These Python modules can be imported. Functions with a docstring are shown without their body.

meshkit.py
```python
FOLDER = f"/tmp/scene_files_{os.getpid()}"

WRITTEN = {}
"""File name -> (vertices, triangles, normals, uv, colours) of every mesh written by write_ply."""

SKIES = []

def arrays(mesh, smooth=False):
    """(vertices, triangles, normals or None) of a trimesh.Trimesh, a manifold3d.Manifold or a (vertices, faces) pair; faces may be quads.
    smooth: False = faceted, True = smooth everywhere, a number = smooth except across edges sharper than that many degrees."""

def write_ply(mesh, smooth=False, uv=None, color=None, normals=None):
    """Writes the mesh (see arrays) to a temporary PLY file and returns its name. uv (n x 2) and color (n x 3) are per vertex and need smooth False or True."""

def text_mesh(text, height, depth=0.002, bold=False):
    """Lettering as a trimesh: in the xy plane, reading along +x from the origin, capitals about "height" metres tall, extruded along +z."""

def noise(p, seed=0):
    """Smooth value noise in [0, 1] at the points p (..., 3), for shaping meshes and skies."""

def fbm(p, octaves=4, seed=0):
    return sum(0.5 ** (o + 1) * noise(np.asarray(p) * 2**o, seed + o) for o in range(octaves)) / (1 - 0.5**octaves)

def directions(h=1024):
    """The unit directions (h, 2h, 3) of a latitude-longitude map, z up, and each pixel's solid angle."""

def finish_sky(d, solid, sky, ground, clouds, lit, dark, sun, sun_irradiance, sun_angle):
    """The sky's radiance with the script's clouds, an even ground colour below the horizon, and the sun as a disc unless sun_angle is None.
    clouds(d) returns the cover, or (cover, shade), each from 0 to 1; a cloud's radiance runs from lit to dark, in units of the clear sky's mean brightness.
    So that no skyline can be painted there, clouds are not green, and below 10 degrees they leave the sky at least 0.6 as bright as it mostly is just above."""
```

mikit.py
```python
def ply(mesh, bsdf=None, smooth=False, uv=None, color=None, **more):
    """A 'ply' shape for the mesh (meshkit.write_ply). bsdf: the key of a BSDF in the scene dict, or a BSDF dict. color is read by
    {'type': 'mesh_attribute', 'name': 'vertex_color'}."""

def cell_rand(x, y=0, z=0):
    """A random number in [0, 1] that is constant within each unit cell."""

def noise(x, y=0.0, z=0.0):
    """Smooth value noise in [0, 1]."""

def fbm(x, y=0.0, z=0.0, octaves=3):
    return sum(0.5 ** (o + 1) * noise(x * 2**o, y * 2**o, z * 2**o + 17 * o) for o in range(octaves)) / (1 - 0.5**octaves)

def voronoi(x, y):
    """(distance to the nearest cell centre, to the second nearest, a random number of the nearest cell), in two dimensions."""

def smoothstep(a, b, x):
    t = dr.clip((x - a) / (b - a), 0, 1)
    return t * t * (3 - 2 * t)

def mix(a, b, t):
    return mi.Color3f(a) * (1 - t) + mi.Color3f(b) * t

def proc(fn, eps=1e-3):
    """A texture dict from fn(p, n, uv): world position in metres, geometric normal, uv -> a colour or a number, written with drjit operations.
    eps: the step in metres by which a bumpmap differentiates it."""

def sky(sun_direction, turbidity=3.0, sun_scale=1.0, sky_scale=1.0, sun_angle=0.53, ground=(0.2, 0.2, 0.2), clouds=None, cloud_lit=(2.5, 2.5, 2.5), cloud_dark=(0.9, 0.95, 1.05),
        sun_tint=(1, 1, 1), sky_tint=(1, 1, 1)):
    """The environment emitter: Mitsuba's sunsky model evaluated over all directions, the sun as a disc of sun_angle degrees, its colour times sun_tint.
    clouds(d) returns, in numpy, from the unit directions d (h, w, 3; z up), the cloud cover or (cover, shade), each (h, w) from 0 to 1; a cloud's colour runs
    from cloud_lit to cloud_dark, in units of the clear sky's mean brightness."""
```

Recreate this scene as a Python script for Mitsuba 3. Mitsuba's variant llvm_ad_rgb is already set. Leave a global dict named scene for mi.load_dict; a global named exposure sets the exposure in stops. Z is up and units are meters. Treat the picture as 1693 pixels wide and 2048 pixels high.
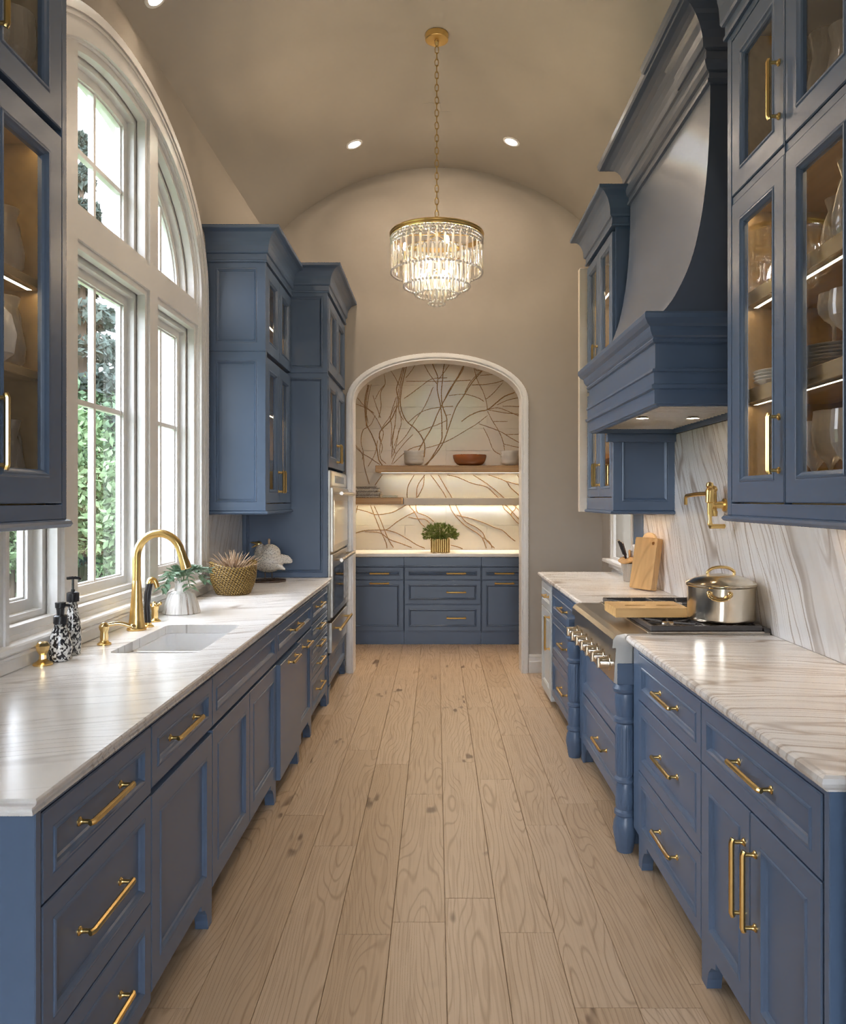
import math
import numpy as np, trimesh, drjit as dr, mitsuba as mi
import manifold3d as m3
import shapely.geometry as sg
from shapely import affinity
from shapely.ops import unary_union
import mikit
from mikit import ply, proc, noise, fbm, smoothstep, mix, cell_rand

T = mi.ScalarTransform4f
scene, labels = {}, {}
rng = np.random.default_rng(7)

# ------------------------------------------------------------------ camera, sky, exposure
EYE = 1.489
FPX = 1574.0
scene['camera'] = {'type': 'perspective', 'fov_axis': 'x', 'fov': 2 * math.degrees(math.atan(846.5 / FPX)), 'near_clip': 0.05, 'far_clip': 200.0,
                   'principal_point_offset_x': -27.5 / 1693, 'principal_point_offset_y': 26 / 2048,
                   'to_world': T().look_at(origin=[0, 0, EYE], target=[0, 1, EYE], up=[0, 0, 1])}


def overcast(d):
    import meshkit
    c = meshkit.fbm(d * 2.2 + 5, 4, 3)
    return np.ones(d.shape[:2]), np.clip((c - 0.35) * 1.2, 0, 1)


SKY = 105.0
scene['sky'] = mikit.sky([-0.5, -0.3, 0.8], turbidity=4, sun_scale=0.0, sky_scale=SKY, ground=(0.1, 0.11, 0.09), clouds=overcast,
                         cloud_lit=(1.02, 1.1, 1.22), cloud_dark=(0.8, 0.9, 1.05), sky_tint=(0.92, 0.98, 1.05))
exposure = 0.0
WARM = np.array([1.0, 0.70, 0.42])
AMBER = np.array([1.0, 0.72, 0.40])
DOWN_L, BULB_L, STRIP_L, LED_L = 780.0, 560.0, 14.0, 30.0


# ------------------------------------------------------------------ materials
def pr(c, r=0.5, **k):
    return {'type': 'twosided', 'b': {'type': 'principled', 'base_color': {'type': 'rgb', 'value': list(map(float, c))} if not isinstance(c, dict) else c, 'roughness': r, **k}}


def df(c):
    return {'type': 'twosided', 'b': {'type': 'diffuse', 'reflectance': {'type': 'rgb', 'value': list(map(float, c))} if not isinstance(c, dict) else c}}


def marble_fn(mode):
    def f(p, n, uv):
        if mode == 'left':
            s, t = p.x * 0.93 + p.y * 0.36, p.y * 0.93 - p.x * 0.36
        elif mode == 'right':
            s, t = p.x * 0.97 - p.y * 0.22, p.y * 0.97 + p.x * 0.22
        else:
            s, t = p.z * 0.87 + p.y * 0.49, p.y * 0.87 - p.z * 0.49 + p.x * 0.5
        w = fbm(s * 1.7 + 3, t * 2.2, 1.5, 3) - 0.5
        w2 = fbm(s * 6 + 9, t * 9, 4.5, 3) - 0.5
        tt = t + w * 0.14 + w2 * 0.022
        base = {'left': 0.0, 'right': 0.17, 'wall': 0.11}[mode]
        v = mi.Float(0)
        for k, (ft, fs, wd, am, md) in enumerate(((9, 0.9, .020, .8, .35), (24, 1.3, .045, .62, .42), (52, 2.1, .07, .42, .46))):
            a = noise(s * fs + 11 * k, tt * ft, 3.0 * k + 0.5)
            mask = smoothstep(md, md + .22, fbm(s * 1.1 + 7 * k, tt * 4.5 + 3 * k, 2.2, 2) + base)
            v = dr.maximum(v, am * mask * (1 - smoothstep(0.0, wd, dr.abs(a - 0.5))))
        cloud = smoothstep(.45, .75, fbm(s * 1.6, tt * 7, 8.0, 3) + base * .6) * (0.16 if mode == 'left' else .22)
        c = mix((0.74, 0.735, 0.725), (0.56, 0.49, 0.415), cloud)
        return mix(c, (0.27, 0.205, 0.15) if mode != 'left' else (.30, .26, .23), v)
    return f


def oak_fn(p, n, uv):
    i, j = uv.x, uv.y
    x, y = p.x + i * 37.3, p.y + j * 91.7
    kn = fbm(x * 3.5, y * 0.55, 3.3, 3)
    r = (x * 5.0 + kn * 3.6 + 0.22 * noise(x * 16, y * 3.2, 1.2))
    ring = dr.abs(dr.sin(r * 27.0))
    fine = noise(x * 330, y * 9, 2.0)
    fleck = smoothstep(.62, .8, noise(x * 150, y * 5, 7.0))
    base = mix((0.54, 0.41, 0.29), (0.46, 0.335, 0.222), i)
    c = mix(base, (0.29, 0.19, 0.108), (1 - smoothstep(0.0, 0.5, ring)) * 0.5 + 0.16 * fine)
    c = mix(c, (0.24, 0.14, 0.07), fleck * .22)
    knot = smoothstep(0.86, 0.95, noise(x * 7.5, y * 2.8, 9.0)) * smoothstep(.5, .8, noise(x * 42, y * 13, 4.0))
    return mix(c, (0.10, 0.055, 0.03), knot * 0.75)


def walnut_fn(a, b, ax, kk=.4):
    def f(p, n, uv):
        q = (p.x, p.y, p.z)
        u, v, w = q[ax], q[(ax + 1) % 3], q[(ax + 2) % 3]
        g = fbm(u * 2.0, v * 38, w * 38, 3)
        r = dr.abs(dr.sin((v + w) * 60 + 7 * fbm(u * 1.5, v * 4, w * 4, 2)))
        return mix(a, b, dr.clip(0.7 * g + kk * (1 - smoothstep(0, .5, r)), 0, 1))
    return f


def weave_fn(p, n, uv):
    a = dr.atan2(p.y - 4.72, p.x + 1.22) * 14
    z = p.z * 95
    k = dr.sin(z * 3.14159 + 1.5 * noise(a * 3, z * .7, 0.5)) * dr.sin(a * 3.1 + z * 1.57)
    return mix((0.05, 0.027, 0.006), (0.33, 0.205, 0.055), smoothstep(-.55, .5, k + .5 * (noise(a * 5, z * 2, 3.0) - .5)))


def bottle_fn(p, n, uv):
    a = uv.x * 70
    z = p.z * 230
    k = noise(a * .42, z * .62, 1.0) * .6 + noise(a * .9 + 5, z * 1.1, 8.0) * .4
    return mix((0.012, 0.012, 0.014), (0.78, 0.78, 0.76), smoothstep(.46, .52, k))


def hen_fn(p, n, uv):
    d1, d2, r = mikit.voronoi(p.x * 80 + p.y * 40, p.z * 80)
    return mix((0.17, 0.16, 0.15), (0.80, 0.76, 0.69), smoothstep(.14, .24, d1))


def strata_fn(p, n, uv):
    a = dr.atan2(p.y - 3.93, p.x + 1.275)
    k = noise(a * 9 + 2, p.z * 9, 2.0) * .6 + noise(a * 22, p.z * 16, 5.0) * .4
    return mix((0.80, 0.78, 0.75), (0.33, 0.26, 0.21), smoothstep(.55, .75, k))


def plaster_fn(p, n, uv):
    return 0.5 * fbm(p.x * 9, p.y * 9, p.z * 9, 3)


def lawn_fn(p, n, uv):
    return mix((0.07, 0.11, 0.055), (0.14, 0.18, 0.095), fbm(p.x * 2, p.y * 2, .5, 4))


def crock_fn(p, n, uv):
    a = dr.atan2(p.y - 5.43, p.x - 1.335)
    return mix((0.30, 0.25, 0.20), (0.46, 0.41, 0.34), noise(a * 26, p.z * 14, 1.0))


M = {
    'blue_paint': pr((0.070, 0.107, 0.170), 0.33, specular=0.5),
    'hood_paint': pr((0.085, 0.105, 0.145), 0.30, specular=0.5),
    'pale_paint': pr((0.56, 0.62, 0.66), 0.4),
    'white_paint': pr((0.74, 0.735, 0.72), 0.35),
    'cream_paint': pr((0.66, 0.59, 0.50), 0.45),
    'wall_paint': df((0.36, 0.325, 0.28)),
    'ceiling_paint': df((0.38, 0.345, 0.295)),
    'brass': pr((0.80, 0.545, 0.205), 0.24, metallic=1.0),
    'aged_gold': pr((0.58, 0.41, 0.16), 0.40, metallic=1.0),
    'polished_gold': pr((0.85, 0.61, 0.27), 0.12, metallic=1.0),
    'steel': pr((0.62, 0.585, 0.53), 0.27, metallic=1.0),
    'polished_steel': pr((0.78, 0.70, 0.57), 0.16, metallic=1.0),
    'black_plastic': pr((0.012, 0.012, 0.014), 0.22),
    'cast_iron': pr((0.035, 0.032, 0.032), 0.42, specular=.6),
    'black_glass': pr((0.010, 0.010, 0.012), 0.05, specular=.7),
    'porcelain': pr((0.82, 0.83, 0.84), 0.12),
    'ceramic_white': pr((0.72, 0.71, 0.69), 0.25),
    'marble_left': pr(proc(marble_fn('left')), 0.22, specular=.5),
    'marble_right': pr(proc(marble_fn('right')), 0.22, specular=.5),
    'marble_wall': pr(proc(marble_fn('wall')), 0.25, specular=.5),
    'marble_edge': pr((0.78, 0.78, 0.78), 0.25),
    'oak_floor': pr(proc(oak_fn), 0.38, specular=.4),
    'cabinet_wood': pr(proc(walnut_fn((0.36, 0.25, 0.115), (0.27, 0.18, 0.08), 1, .08)), 0.4),
    'shelf_wood': pr(proc(walnut_fn((0.40, 0.255, 0.125), (0.24, 0.14, 0.06), 0)), 0.45),
    'board_wood': pr(proc(walnut_fn((0.64, 0.39, 0.165), (0.42, 0.22, 0.075), 2)), 0.45),
    'tray_wood': pr(proc(walnut_fn((0.66, 0.42, 0.17), (0.50, 0.28, 0.10), 0)), 0.45),
    'pale_wood': pr((0.72, 0.52, 0.28), 0.5),
    'bowl_wood': pr((0.20, 0.065, 0.022), 0.35),
    'dark_wood': pr((0.07, 0.045, 0.03), 0.45),
    'weave': pr(proc(weave_fn), 0.42, specular=.5),
    'bottle_pattern': pr(proc(bottle_fn), 0.15),
    'hen_speckle': pr(proc(hen_fn), 0.5),
    'strata_stone': pr(proc(strata_fn), 0.35),
    'crock_clay': pr(proc(crock_fn), 0.6),
    'dried_grass': df((0.50, 0.36, 0.24)),
    'leaf_grey': pr((0.10, 0.17, 0.10), 0.5),
    'leaf_green': pr((0.13, 0.17, 0.035), 0.6),
    'vein_brown': pr((0.25, 0.145, 0.055), 0.40),
    'slab_stone': pr((0.60, 0.545, 0.46), 0.35),
    'paper_dark': pr((0.05, 0.038, 0.036), 0.6),
    'paper_green': pr((0.22, 0.30, 0.24), 0.6),
    'paper_pale': pr((0.55, 0.52, 0.46), 0.6),
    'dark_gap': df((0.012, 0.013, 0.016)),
    'pane': {'type': 'thindielectric', 'int_ior': 1.5},
    'cabinet_pane': {'type': 'thindielectric', 'int_ior': 1.42},
    'crystal': {'type': 'thindielectric', 'int_ior': 2.1},
    'crystal_glow': {'type': 'principledthin', 'base_color': {'type': 'rgb', 'value': [1.0, 0.90, 0.74]}, 'roughness': 0.2, 'diff_trans': 1.3, 'spec_trans': 0.35, 'eta': 1.6},
    'crystal_bead': pr((0.93, 0.88, 0.80), 0.16, metallic=1.0),
    'glassware': {'type': 'principledthin', 'base_color': {'type': 'rgb', 'value': [0.93, 0.91, 0.88]}, 'roughness': 0.12, 'spec_trans': 0.74, 'diff_trans': 0.85, 'eta': 1.7},
    'leaf_conifer': df((0.075, 0.10, 0.09)),
    'leaf_hedge': df((0.12, 0.195, 0.115)),
    'leaf_light': df((0.175, 0.26, 0.14)),
    'bark': df((0.11, 0.085, 0.065)),
    'lawn': df(proc(lawn_fn)),
}
scene.update(M)


# ------------------------------------------------------------------ helpers
def num(base):
    if base not in scene and not any(k.startswith(base + '__') for k in (scene if False else USED)) and base not in USED:
        USED.add(base)
        return base
    i = 1
    while f'{base}_{i:03d}' in USED:
        i += 1
    USED.add(f'{base}_{i:03d}')
    return f'{base}_{i:03d}'


USED = set()


def thing(name, label, cat, group=None):
    k = num(name)
    labels[k] = {'label': label, 'category': cat}
    if group:
        labels[k]['group'] = group
    return k


def put(key, mesh, mat, smooth=False, **kw):
    scene[key] = ply(mesh, mat, smooth, **kw)
    return key


def one(name, mesh, mat, label, cat, group=None, smooth=False, **kw):
    return put(thing(name, label, cat, group), mesh, mat, smooth, **kw)


def part(parent, name, mesh, mat, smooth=False, label=None, **kw):
    k = num(parent + '__' + name)
    put(k, mesh, mat, smooth, **kw)
    if label:
        labels[k] = {'label': label}
    return k


def struct(name, mesh, mat, label, smooth=False):
    k = num(name)
    if mesh is not None:
        put(k, mesh, mat, smooth)
    labels[k] = {'label': label, 'kind': 'structure'}
    return k


cat = trimesh.util.concatenate


def TM(v, f):
    return trimesh.Trimesh(np.asarray(v, float), np.asarray(f, int), process=False)


_s = np.array([[a, b, c] for a in (-1, 1) for b in (-1, 1) for c in (-1, 1)], float)
_pts = np.vstack([_s * [1, 1, 1] - np.eye(3)[k] * 0 for k in range(1)])
_cv = np.array([[(sx * (1 if k == 0 else .8)), (sy * (1 if k == 1 else .8)), (sz * (1 if k == 2 else .8))] for sx, sy, sz in _s for k in range(3)])
_ch = trimesh.convex.convex_hull(_cv)
_order = np.array([np.argmin(((_ch.vertices - p) ** 2).sum(1)) for p in _cv])
_inv = np.empty(len(_order), int)
_inv[_order] = np.arange(len(_order))
CF = _inv[_ch.faces]
CS = np.array([[sx, sy, sz] for sx, sy, sz in _s for k in range(3)])
CK = np.array([[0 if k == j else 1 for j in range(3)] for _ in _s for k in range(3)], float)
BF = np.array([[0, 1, 3], [0, 3, 2], [4, 6, 7], [4, 7, 5], [0, 4, 5], [0, 5, 1], [2, 3, 7], [2, 7, 6], [0, 2, 6], [0, 6, 4], [1, 5, 7], [1, 7, 3]])


def box(x0, x1, y0, y1, z0, z1, c=0.0):
    lo, hi = np.minimum([x0, y0, z0], [x1, y1, z1]), np.maximum([x0, y0, z0], [x1, y1, z1])
    m, h = (lo + hi) / 2, (hi - lo) / 2
    if c <= 0:
        return TM(m + _s * h, BF)
    c = min(c, h.min() * .7)
    return TM(m + CS * (h - c * CK), CF)


def xf(mesh, m4):
    v = mesh.vertices @ np.asarray(m4)[:3, :3].T + np.asarray(m4)[:3, 3]
    f = mesh.faces if np.linalg.det(np.asarray(m4)[:3, :3]) > 0 else mesh.faces[:, ::-1]
    return TM(v, f)


def mat4(u, v, w, o):
    m = np.eye(4)
    m[:3, 0], m[:3, 1], m[:3, 2], m[:3, 3] = u, v, w, o
    return m


def face(side, x, y0, y1, z):
    """Local frame (u right, v up, w out of the face) of a front: L faces +X, R faces -X, F faces the camera (x is then the depth y, y0 the left x)."""
    if side == 'L':
        return mat4((0, 1, 0), (0, 0, 1), (1, 0, 0), (x, y0, z))
    if side == 'R':
        return mat4((0, -1, 0), (0, 0, 1), (-1, 0, 0), (x, y1, z))
    return mat4((1, 0, 0), (0, 0, 1), (0, -1, 0), (y0, x, z))


def rot(axis, deg):
    return trimesh.transformations.rotation_matrix(math.radians(deg), axis)


def move(mesh, dx, dy, dz):
    return TM(mesh.vertices + [dx, dy, dz], mesh.faces)


def loops(ls, close_first=True, close_last=True, ring=False):
    n = len(ls[0])
    v = np.vstack(ls)
    f = []
    L = len(ls)
    for k in range(L if ring else L - 1):
        a, b = k * n, ((k + 1) % L) * n
        for i in range(n):
            j = (i + 1) % n
            f += [[a + i, a + j, b + j], [a + i, b + j, b + i]]
    if not ring:
        if close_first:
            f += [[0, i + 1, i] for i in range(1, n - 1)]
        if close_last:
            b = (L - 1) * n
            f += [[b, b + i, b + i + 1] for i in range(1, n - 1)]
    return TM(v, f)


def rloop(w, h, i, d):
    return np.array([[i, i, d], [w - i, i, d], [w - i, h - i, d], [i, h - i, d]], float)


MOULD = ((0, 0), (.003, -.001), (.006, .002), (.011, .003), (.015, -.002), (.020, -.006), (.023, -.011))


def front(w, h, st=0.062, th=0.022, glass=False, flat=False):
    """A cabinet front: stiles and rails with a stepped moulding round a sunk panel (or an opening for glass)."""
    st = min(st, 0.3 * min(w, h))
    ls = [rloop(w, h, 0, -th + .022 - .022), rloop(w, h, 0, th - .003), rloop(w, h, .003, th)]
    if flat:
        return loops(ls)
    for a, b in MOULD:
        ls.append(rloop(w, h, st + a, th + b))
    if glass:
        ls.append(rloop(w, h, st + .024, 0.0))
        return loops(ls, ring=True)
    return loops(ls)


def sheet(w, h, i, d):
    return TM(rloop(w, h, i, d), [[0, 1, 2], [0, 2, 3]])


def lathe(prof, seg=32, closed=True):
    p = np.array(prof, float)
    a = np.arange(seg) * 2 * math.pi / seg
    v = np.stack([p[:, None, 0] * np.cos(a), p[:, None, 0] * np.sin(a), np.broadcast_to(p[:, None, 1], (len(p), seg))], -1).reshape(-1, 3)
    f = []
    for k in range(len(p) - 1):
        for i in range(seg):
            j = (i + 1) % seg
            f += [[k * seg + i, k * seg + j, (k + 1) * seg + j], [k * seg + i, (k + 1) * seg + j, (k + 1) * seg + i]]
    if closed:
        for k, flip in ((0, True), (len(p) - 1, False)):
            if p[k, 0] > 1e-5:
                v = np.vstack([v, [[0, 0, p[k, 1]]]])
                c = len(v) - 1
                for i in range(seg):
                    j = (i + 1) % seg
                    f.append([c, k * seg + j, k * seg + i] if flip else [c, k * seg + i, k * seg + j])
    return TM(v, f)


def tube(pts, r, sides=10, cap=True):
    p = np.array(pts, float)
    r = np.broadcast_to(np.asarray(r, float), (len(p),))
    t = np.gradient(p, axis=0)
    t /= np.linalg.norm(t, axis=1, keepdims=True) + 1e-12
    a = np.cross(t[0], [0, 0, 1.0] if abs(t[0][2]) < .9 else [1.0, 0, 0])
    a /= np.linalg.norm(a)
    rings, an = [], np.arange(sides) * 2 * math.pi / sides
    for k in range(len(p)):
        a = a - t[k] * (a @ t[k])
        a /= np.linalg.norm(a) + 1e-12
        b = np.cross(t[k], a)
        rings.append(p[k] + r[k] * (np.cos(an)[:, None] * a + np.sin(an)[:, None] * b))
    return loops(rings, cap, cap)


def smooth_path(pts, n=6):
    p = np.array(pts, float)
    q = np.vstack([2 * p[0] - p[1], p, 2 * p[-1] - p[-2]])
    out = []
    for i in range(1, len(q) - 2):
        for t in np.linspace(0, 1, n, endpoint=False):
            a, b, c, d = q[i - 1:i + 3]
            out.append(.5 * (2 * b + (c - a) * t + (2 * a - 5 * b + 4 * c - d) * t * t + (3 * b - a - 3 * c + d) * t ** 3))
    return np.vstack(out + [p[-1:]])


def extrude(poly, d, m4=None):
    ms = [trimesh.creation.extrude_polygon(g, d, engine='earcut') for g in getattr(poly, 'geoms', [poly])]
    m = cat(ms) if len(ms) > 1 else ms[0]
    m = TM(m.vertices, m.faces)
    return xf(m, m4) if m4 is not None else m


def flat(poly, m4):
    v, f = trimesh.creation.triangulate_polygon(poly, engine='earcut')
    return xf(TM(np.c_[v, np.zeros(len(v))], f), m4)


def man(mesh):
    return m3.Manifold(m3.Mesh(vert_properties=np.asarray(mesh.vertices, np.float32), tri_verts=np.asarray(mesh.faces, np.uint32)))


def unman(m):
    q = m.to_mesh()
    return TM(q.vert_properties[:, :3], q.tri_verts)


def weld(mesh):
    m = trimesh.Trimesh(mesh.vertices, mesh.faces, process=True)
    m.merge_vertices()
    trimesh.repair.fix_normals(m)
    return m


def stack(x_wall, x_face, y0, y1, prof, near=True, far=False):
    """Mitred moulding: rectangles that grow by the offset on the front and the exposed ends."""
    s = 1 if x_face > x_wall else -1
    ls = []
    for off, z in prof:
        xa, xb, ya, yb = x_wall, x_face + s * off, y0 - (off if near else 0), y1 + (off if far else 0)
        if s > 0:
            ls.append(np.array([[xa, ya, z], [xb, ya, z], [xb, yb, z], [xa, yb, z]]))
        else:
            ls.append(np.array([[xb, ya, z], [xa, ya, z], [xa, yb, z], [xb, yb, z]]))
    return loops(ls)


def ellipsoid(c, r, sub=3):
    m = trimesh.creation.icosphere(subdivisions=sub)
    return TM(m.vertices * r + c, m.faces)


def emit(col, power):
    return {'type': 'area', 'radiance': {'type': 'rgb', 'value': [float(x) for x in np.array(col) * power]}}


def lamp(key, mesh, col, power, weight=1.0):
    scene[key] = ply(mesh, 'dark_gap', False, emitter={**emit(col, power), 'sampling_weight': weight})


def strip_lamp(parent, name, x0, x1, y0, y1, z, power, weight=.5, col=WARM, label=None):
    """A light strip: an aluminium-like channel is not seen; a thin bar with its glowing face turned down."""
    k = num(parent + '__' + name)
    v = np.array([[x0, y0, z], [x0, y1, z], [x1, y1, z], [x1, y0, z]])
    m = TM(v, [[0, 1, 2], [0, 2, 3]])
    if m.face_normals[0][2] > 0:
        m = TM(v, [[0, 2, 1], [0, 3, 2]])
    lamp(k, m, col, power, weight)
    if label:
        labels[k] = {'label': label}
    return k


def px(x, y, Y):
    return (x - 874) / FPX * Y, Y, EYE - (y - 998) / FPX * Y


# handles: a bar on two posts with round roses, along local u
def pull(L, pr_=0.034):
    r = 0.0076
    bar = tube([(-L / 2 - .004, 0, pr_ - .004), (-L / 2 + .006, 0, pr_), (L / 2 - .006, 0, pr_), (L / 2 + .004, 0, pr_ - .004)], [.0066, r, r, .0066], 8)
    ps = []
    for s in (-1, 1):
        p = lathe([(.0105, 0), (.0105, .003), (.0075, .005), (.0052, .011), (.0052, pr_ - .002)], 14)
        ps.append(move(p, s * (L / 2 - .006), 0, 0))
    return cat([bar] + ps)


PULL = {}


def add_pull(parent, F, u, v, L=0.2, vertical=False, w=.022, mat='brass'):
    m = PULL.setdefault(L, pull(L))
    loc = np.eye(4)
    if vertical:
        loc = rot((0, 0, 1), 90)
    loc = loc.copy()
    loc[:3, 3] = (u, v, w)
    return part(parent, 'handle', xf(m, F @ loc), mat, 40)


G = 0.0025  # half of the gap between fronts


def drawer(parent, side, x, y0, y1, z0, z1, hL=.2, hu=None, mat='blue_paint', name='drawer', flatp=False, handle=True, st=.042, hv=None):
    w, h = y1 - y0 - 2 * G, z1 - z0 - 2 * G
    F = face(side, x, y0 + G, y1 - G, z0 + G)
    d = part(parent, name, xf(front(w, h, st, flat=flatp), F), mat)
    if handle:
        add_pull(d, F, w / 2 if hu is None else hu, h / 2 if hv is None else hv, hL, w=.010 if hv is None and not flatp else .022)
    return d, F


def glass_door(parent, side, x, y0, y1, z0, z1, st=.066, handle=None, mat='blue_paint', hl=.16):
    w, h = y1 - y0 - 2 * G, z1 - z0 - 2 * G
    F = face(side, x, y0 + G, y1 - G, z0 + G)
    d = part(parent, 'door', xf(front(w, h, st, glass=True), F), mat)
    part(d, 'pane', xf(sheet(w, h, min(st, .3 * w) + .021, .008), F), 'cabinet_pane')
    if handle:
        add_pull(d, F, handle[0] if handle[0] > 0 else w + handle[0], handle[1], hl, True)
    return d


def panel_door(parent, side, x, y0, y1, z0, z1, handle=None, mat='blue_paint', st=.062, hl=.2, name='door'):
    w, h = y1 - y0 - 2 * G, z1 - z0 - 2 * G
    F = face(side, x, y0 + G, y1 - G, z0 + G)
    d = part(parent, name, xf(front(w, h, st), F), mat)
    if handle:
        add_pull(d, F, handle[0] if handle[0] > 0 else w + handle[0], handle[1], hl, handle[2])
    return d


# ------------------------------------------------------------------ the room shell
WL, WR, YB, YF = -1.42, 1.42, 6.75, -2.6
SPRING, APEX, RAD = 3.697, 4.33, 1.91
ZC = APEX - RAD


def vault(n=48, r=RAD):
    a = math.asin(1.42 / RAD)
    return [(RAD * math.sin(t) * r / RAD, ZC + r * math.cos(t)) for t in np.linspace(-a, a, n)]


arc = vault()
outer = [(-1.75, 3.75)] + [(-1.75, 4.6), (1.75, 4.6), (1.75, 3.75)]
XZ = mat4((1, 0, 0), (0, 0, 1), (0, -1, 0), (0, 0, 0))


def in_xz(poly, y0, y1):
    return extrude(poly, y1 - y0, mat4((1, 0, 0), (0, 0, 1), (0, -1, 0), (0, y1, 0)))


# vaulted ceiling: soffit following the barrel, with a thickness
cl = [np.array([[x, y, z] for x, z in arc] + [[1.6, y, 3.9], [1.6, y, 4.6], [-1.6, y, 4.6], [-1.6, y, 3.9]]) for y in (YF - .1, YB + .02)]
poly_c = sg.Polygon([(x, z) for x, z in arc] + [(1.6, SPRING), (1.6, 4.6), (-1.6, 4.6), (-1.6, SPRING)])
ceil_mesh = in_xz(poly_c, YF - .1, YB + .2)
struct('ceiling', ceil_mesh, 'ceiling_paint', 'greige plastered barrel vault ceiling over the whole kitchen', 20)
for (a, b, c, d_) in ((842, 205, 40, 18), (868, 222, 44, 16)):
    x, y, z = px(a + c / 2, b + d_ / 2, 1574 * (APEX - EYE) / (998 - b - d_ / 2))
    w = c / FPX * y
    ymid = y
    zz = ZC + math.sqrt(RAD ** 2 - x * x)
    part('ceiling', 'patch', box(x - w / 2, x + w / 2, ymid - .06, ymid + .06, zz - .0025, zz + .01, .002), 'ceiling_paint')

# back wall with the arched opening
ARX0, ARX1, ARS, ARB = -.725, .735, 2.33, .36


def arch_poly(x0, x1, zs, b, z0=0.0, n=40):
    c, a = (x0 + x1) / 2, (x1 - x0) / 2
    return sg.Polygon([(x0, z0), (x1, z0)] + [(c + a * math.cos(t), zs + b * math.sin(t)) for t in np.linspace(0, math.pi, n)])


room = sg.Polygon([(-1.6, -.05), (1.6, -.05), (1.6, SPRING)] + [(x, z + .05) for x, z in arc[::-1]] + [(-1.6, SPRING)])
hole = arch_poly(ARX0, ARX1, ARS, ARB, -.1)
struct('wall_back', in_xz(room.difference(hole), YB, YB + .16), 'wall_paint', 'greige end wall with the arched opening to the pantry')
tr = struct('trim_1', None, None, 'white rounded casing round the arched pantry opening')
for k, (o, i, y0, y1) in enumerate(((.050, -.002, YB - .018, YB), (.040, .004, YB - .030, YB - .018), (.028, .012, YB - .036, YB - .030))):
    ring = arch_poly(ARX0 - o, ARX1 + o, ARS, ARB + o * 1.0, 0.0).difference(arch_poly(ARX0 - i, ARX1 + i, ARS, ARB + i, -.1))
    part(tr, 'casing', in_xz(ring, y0, y1), 'white_paint', 25)
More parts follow.
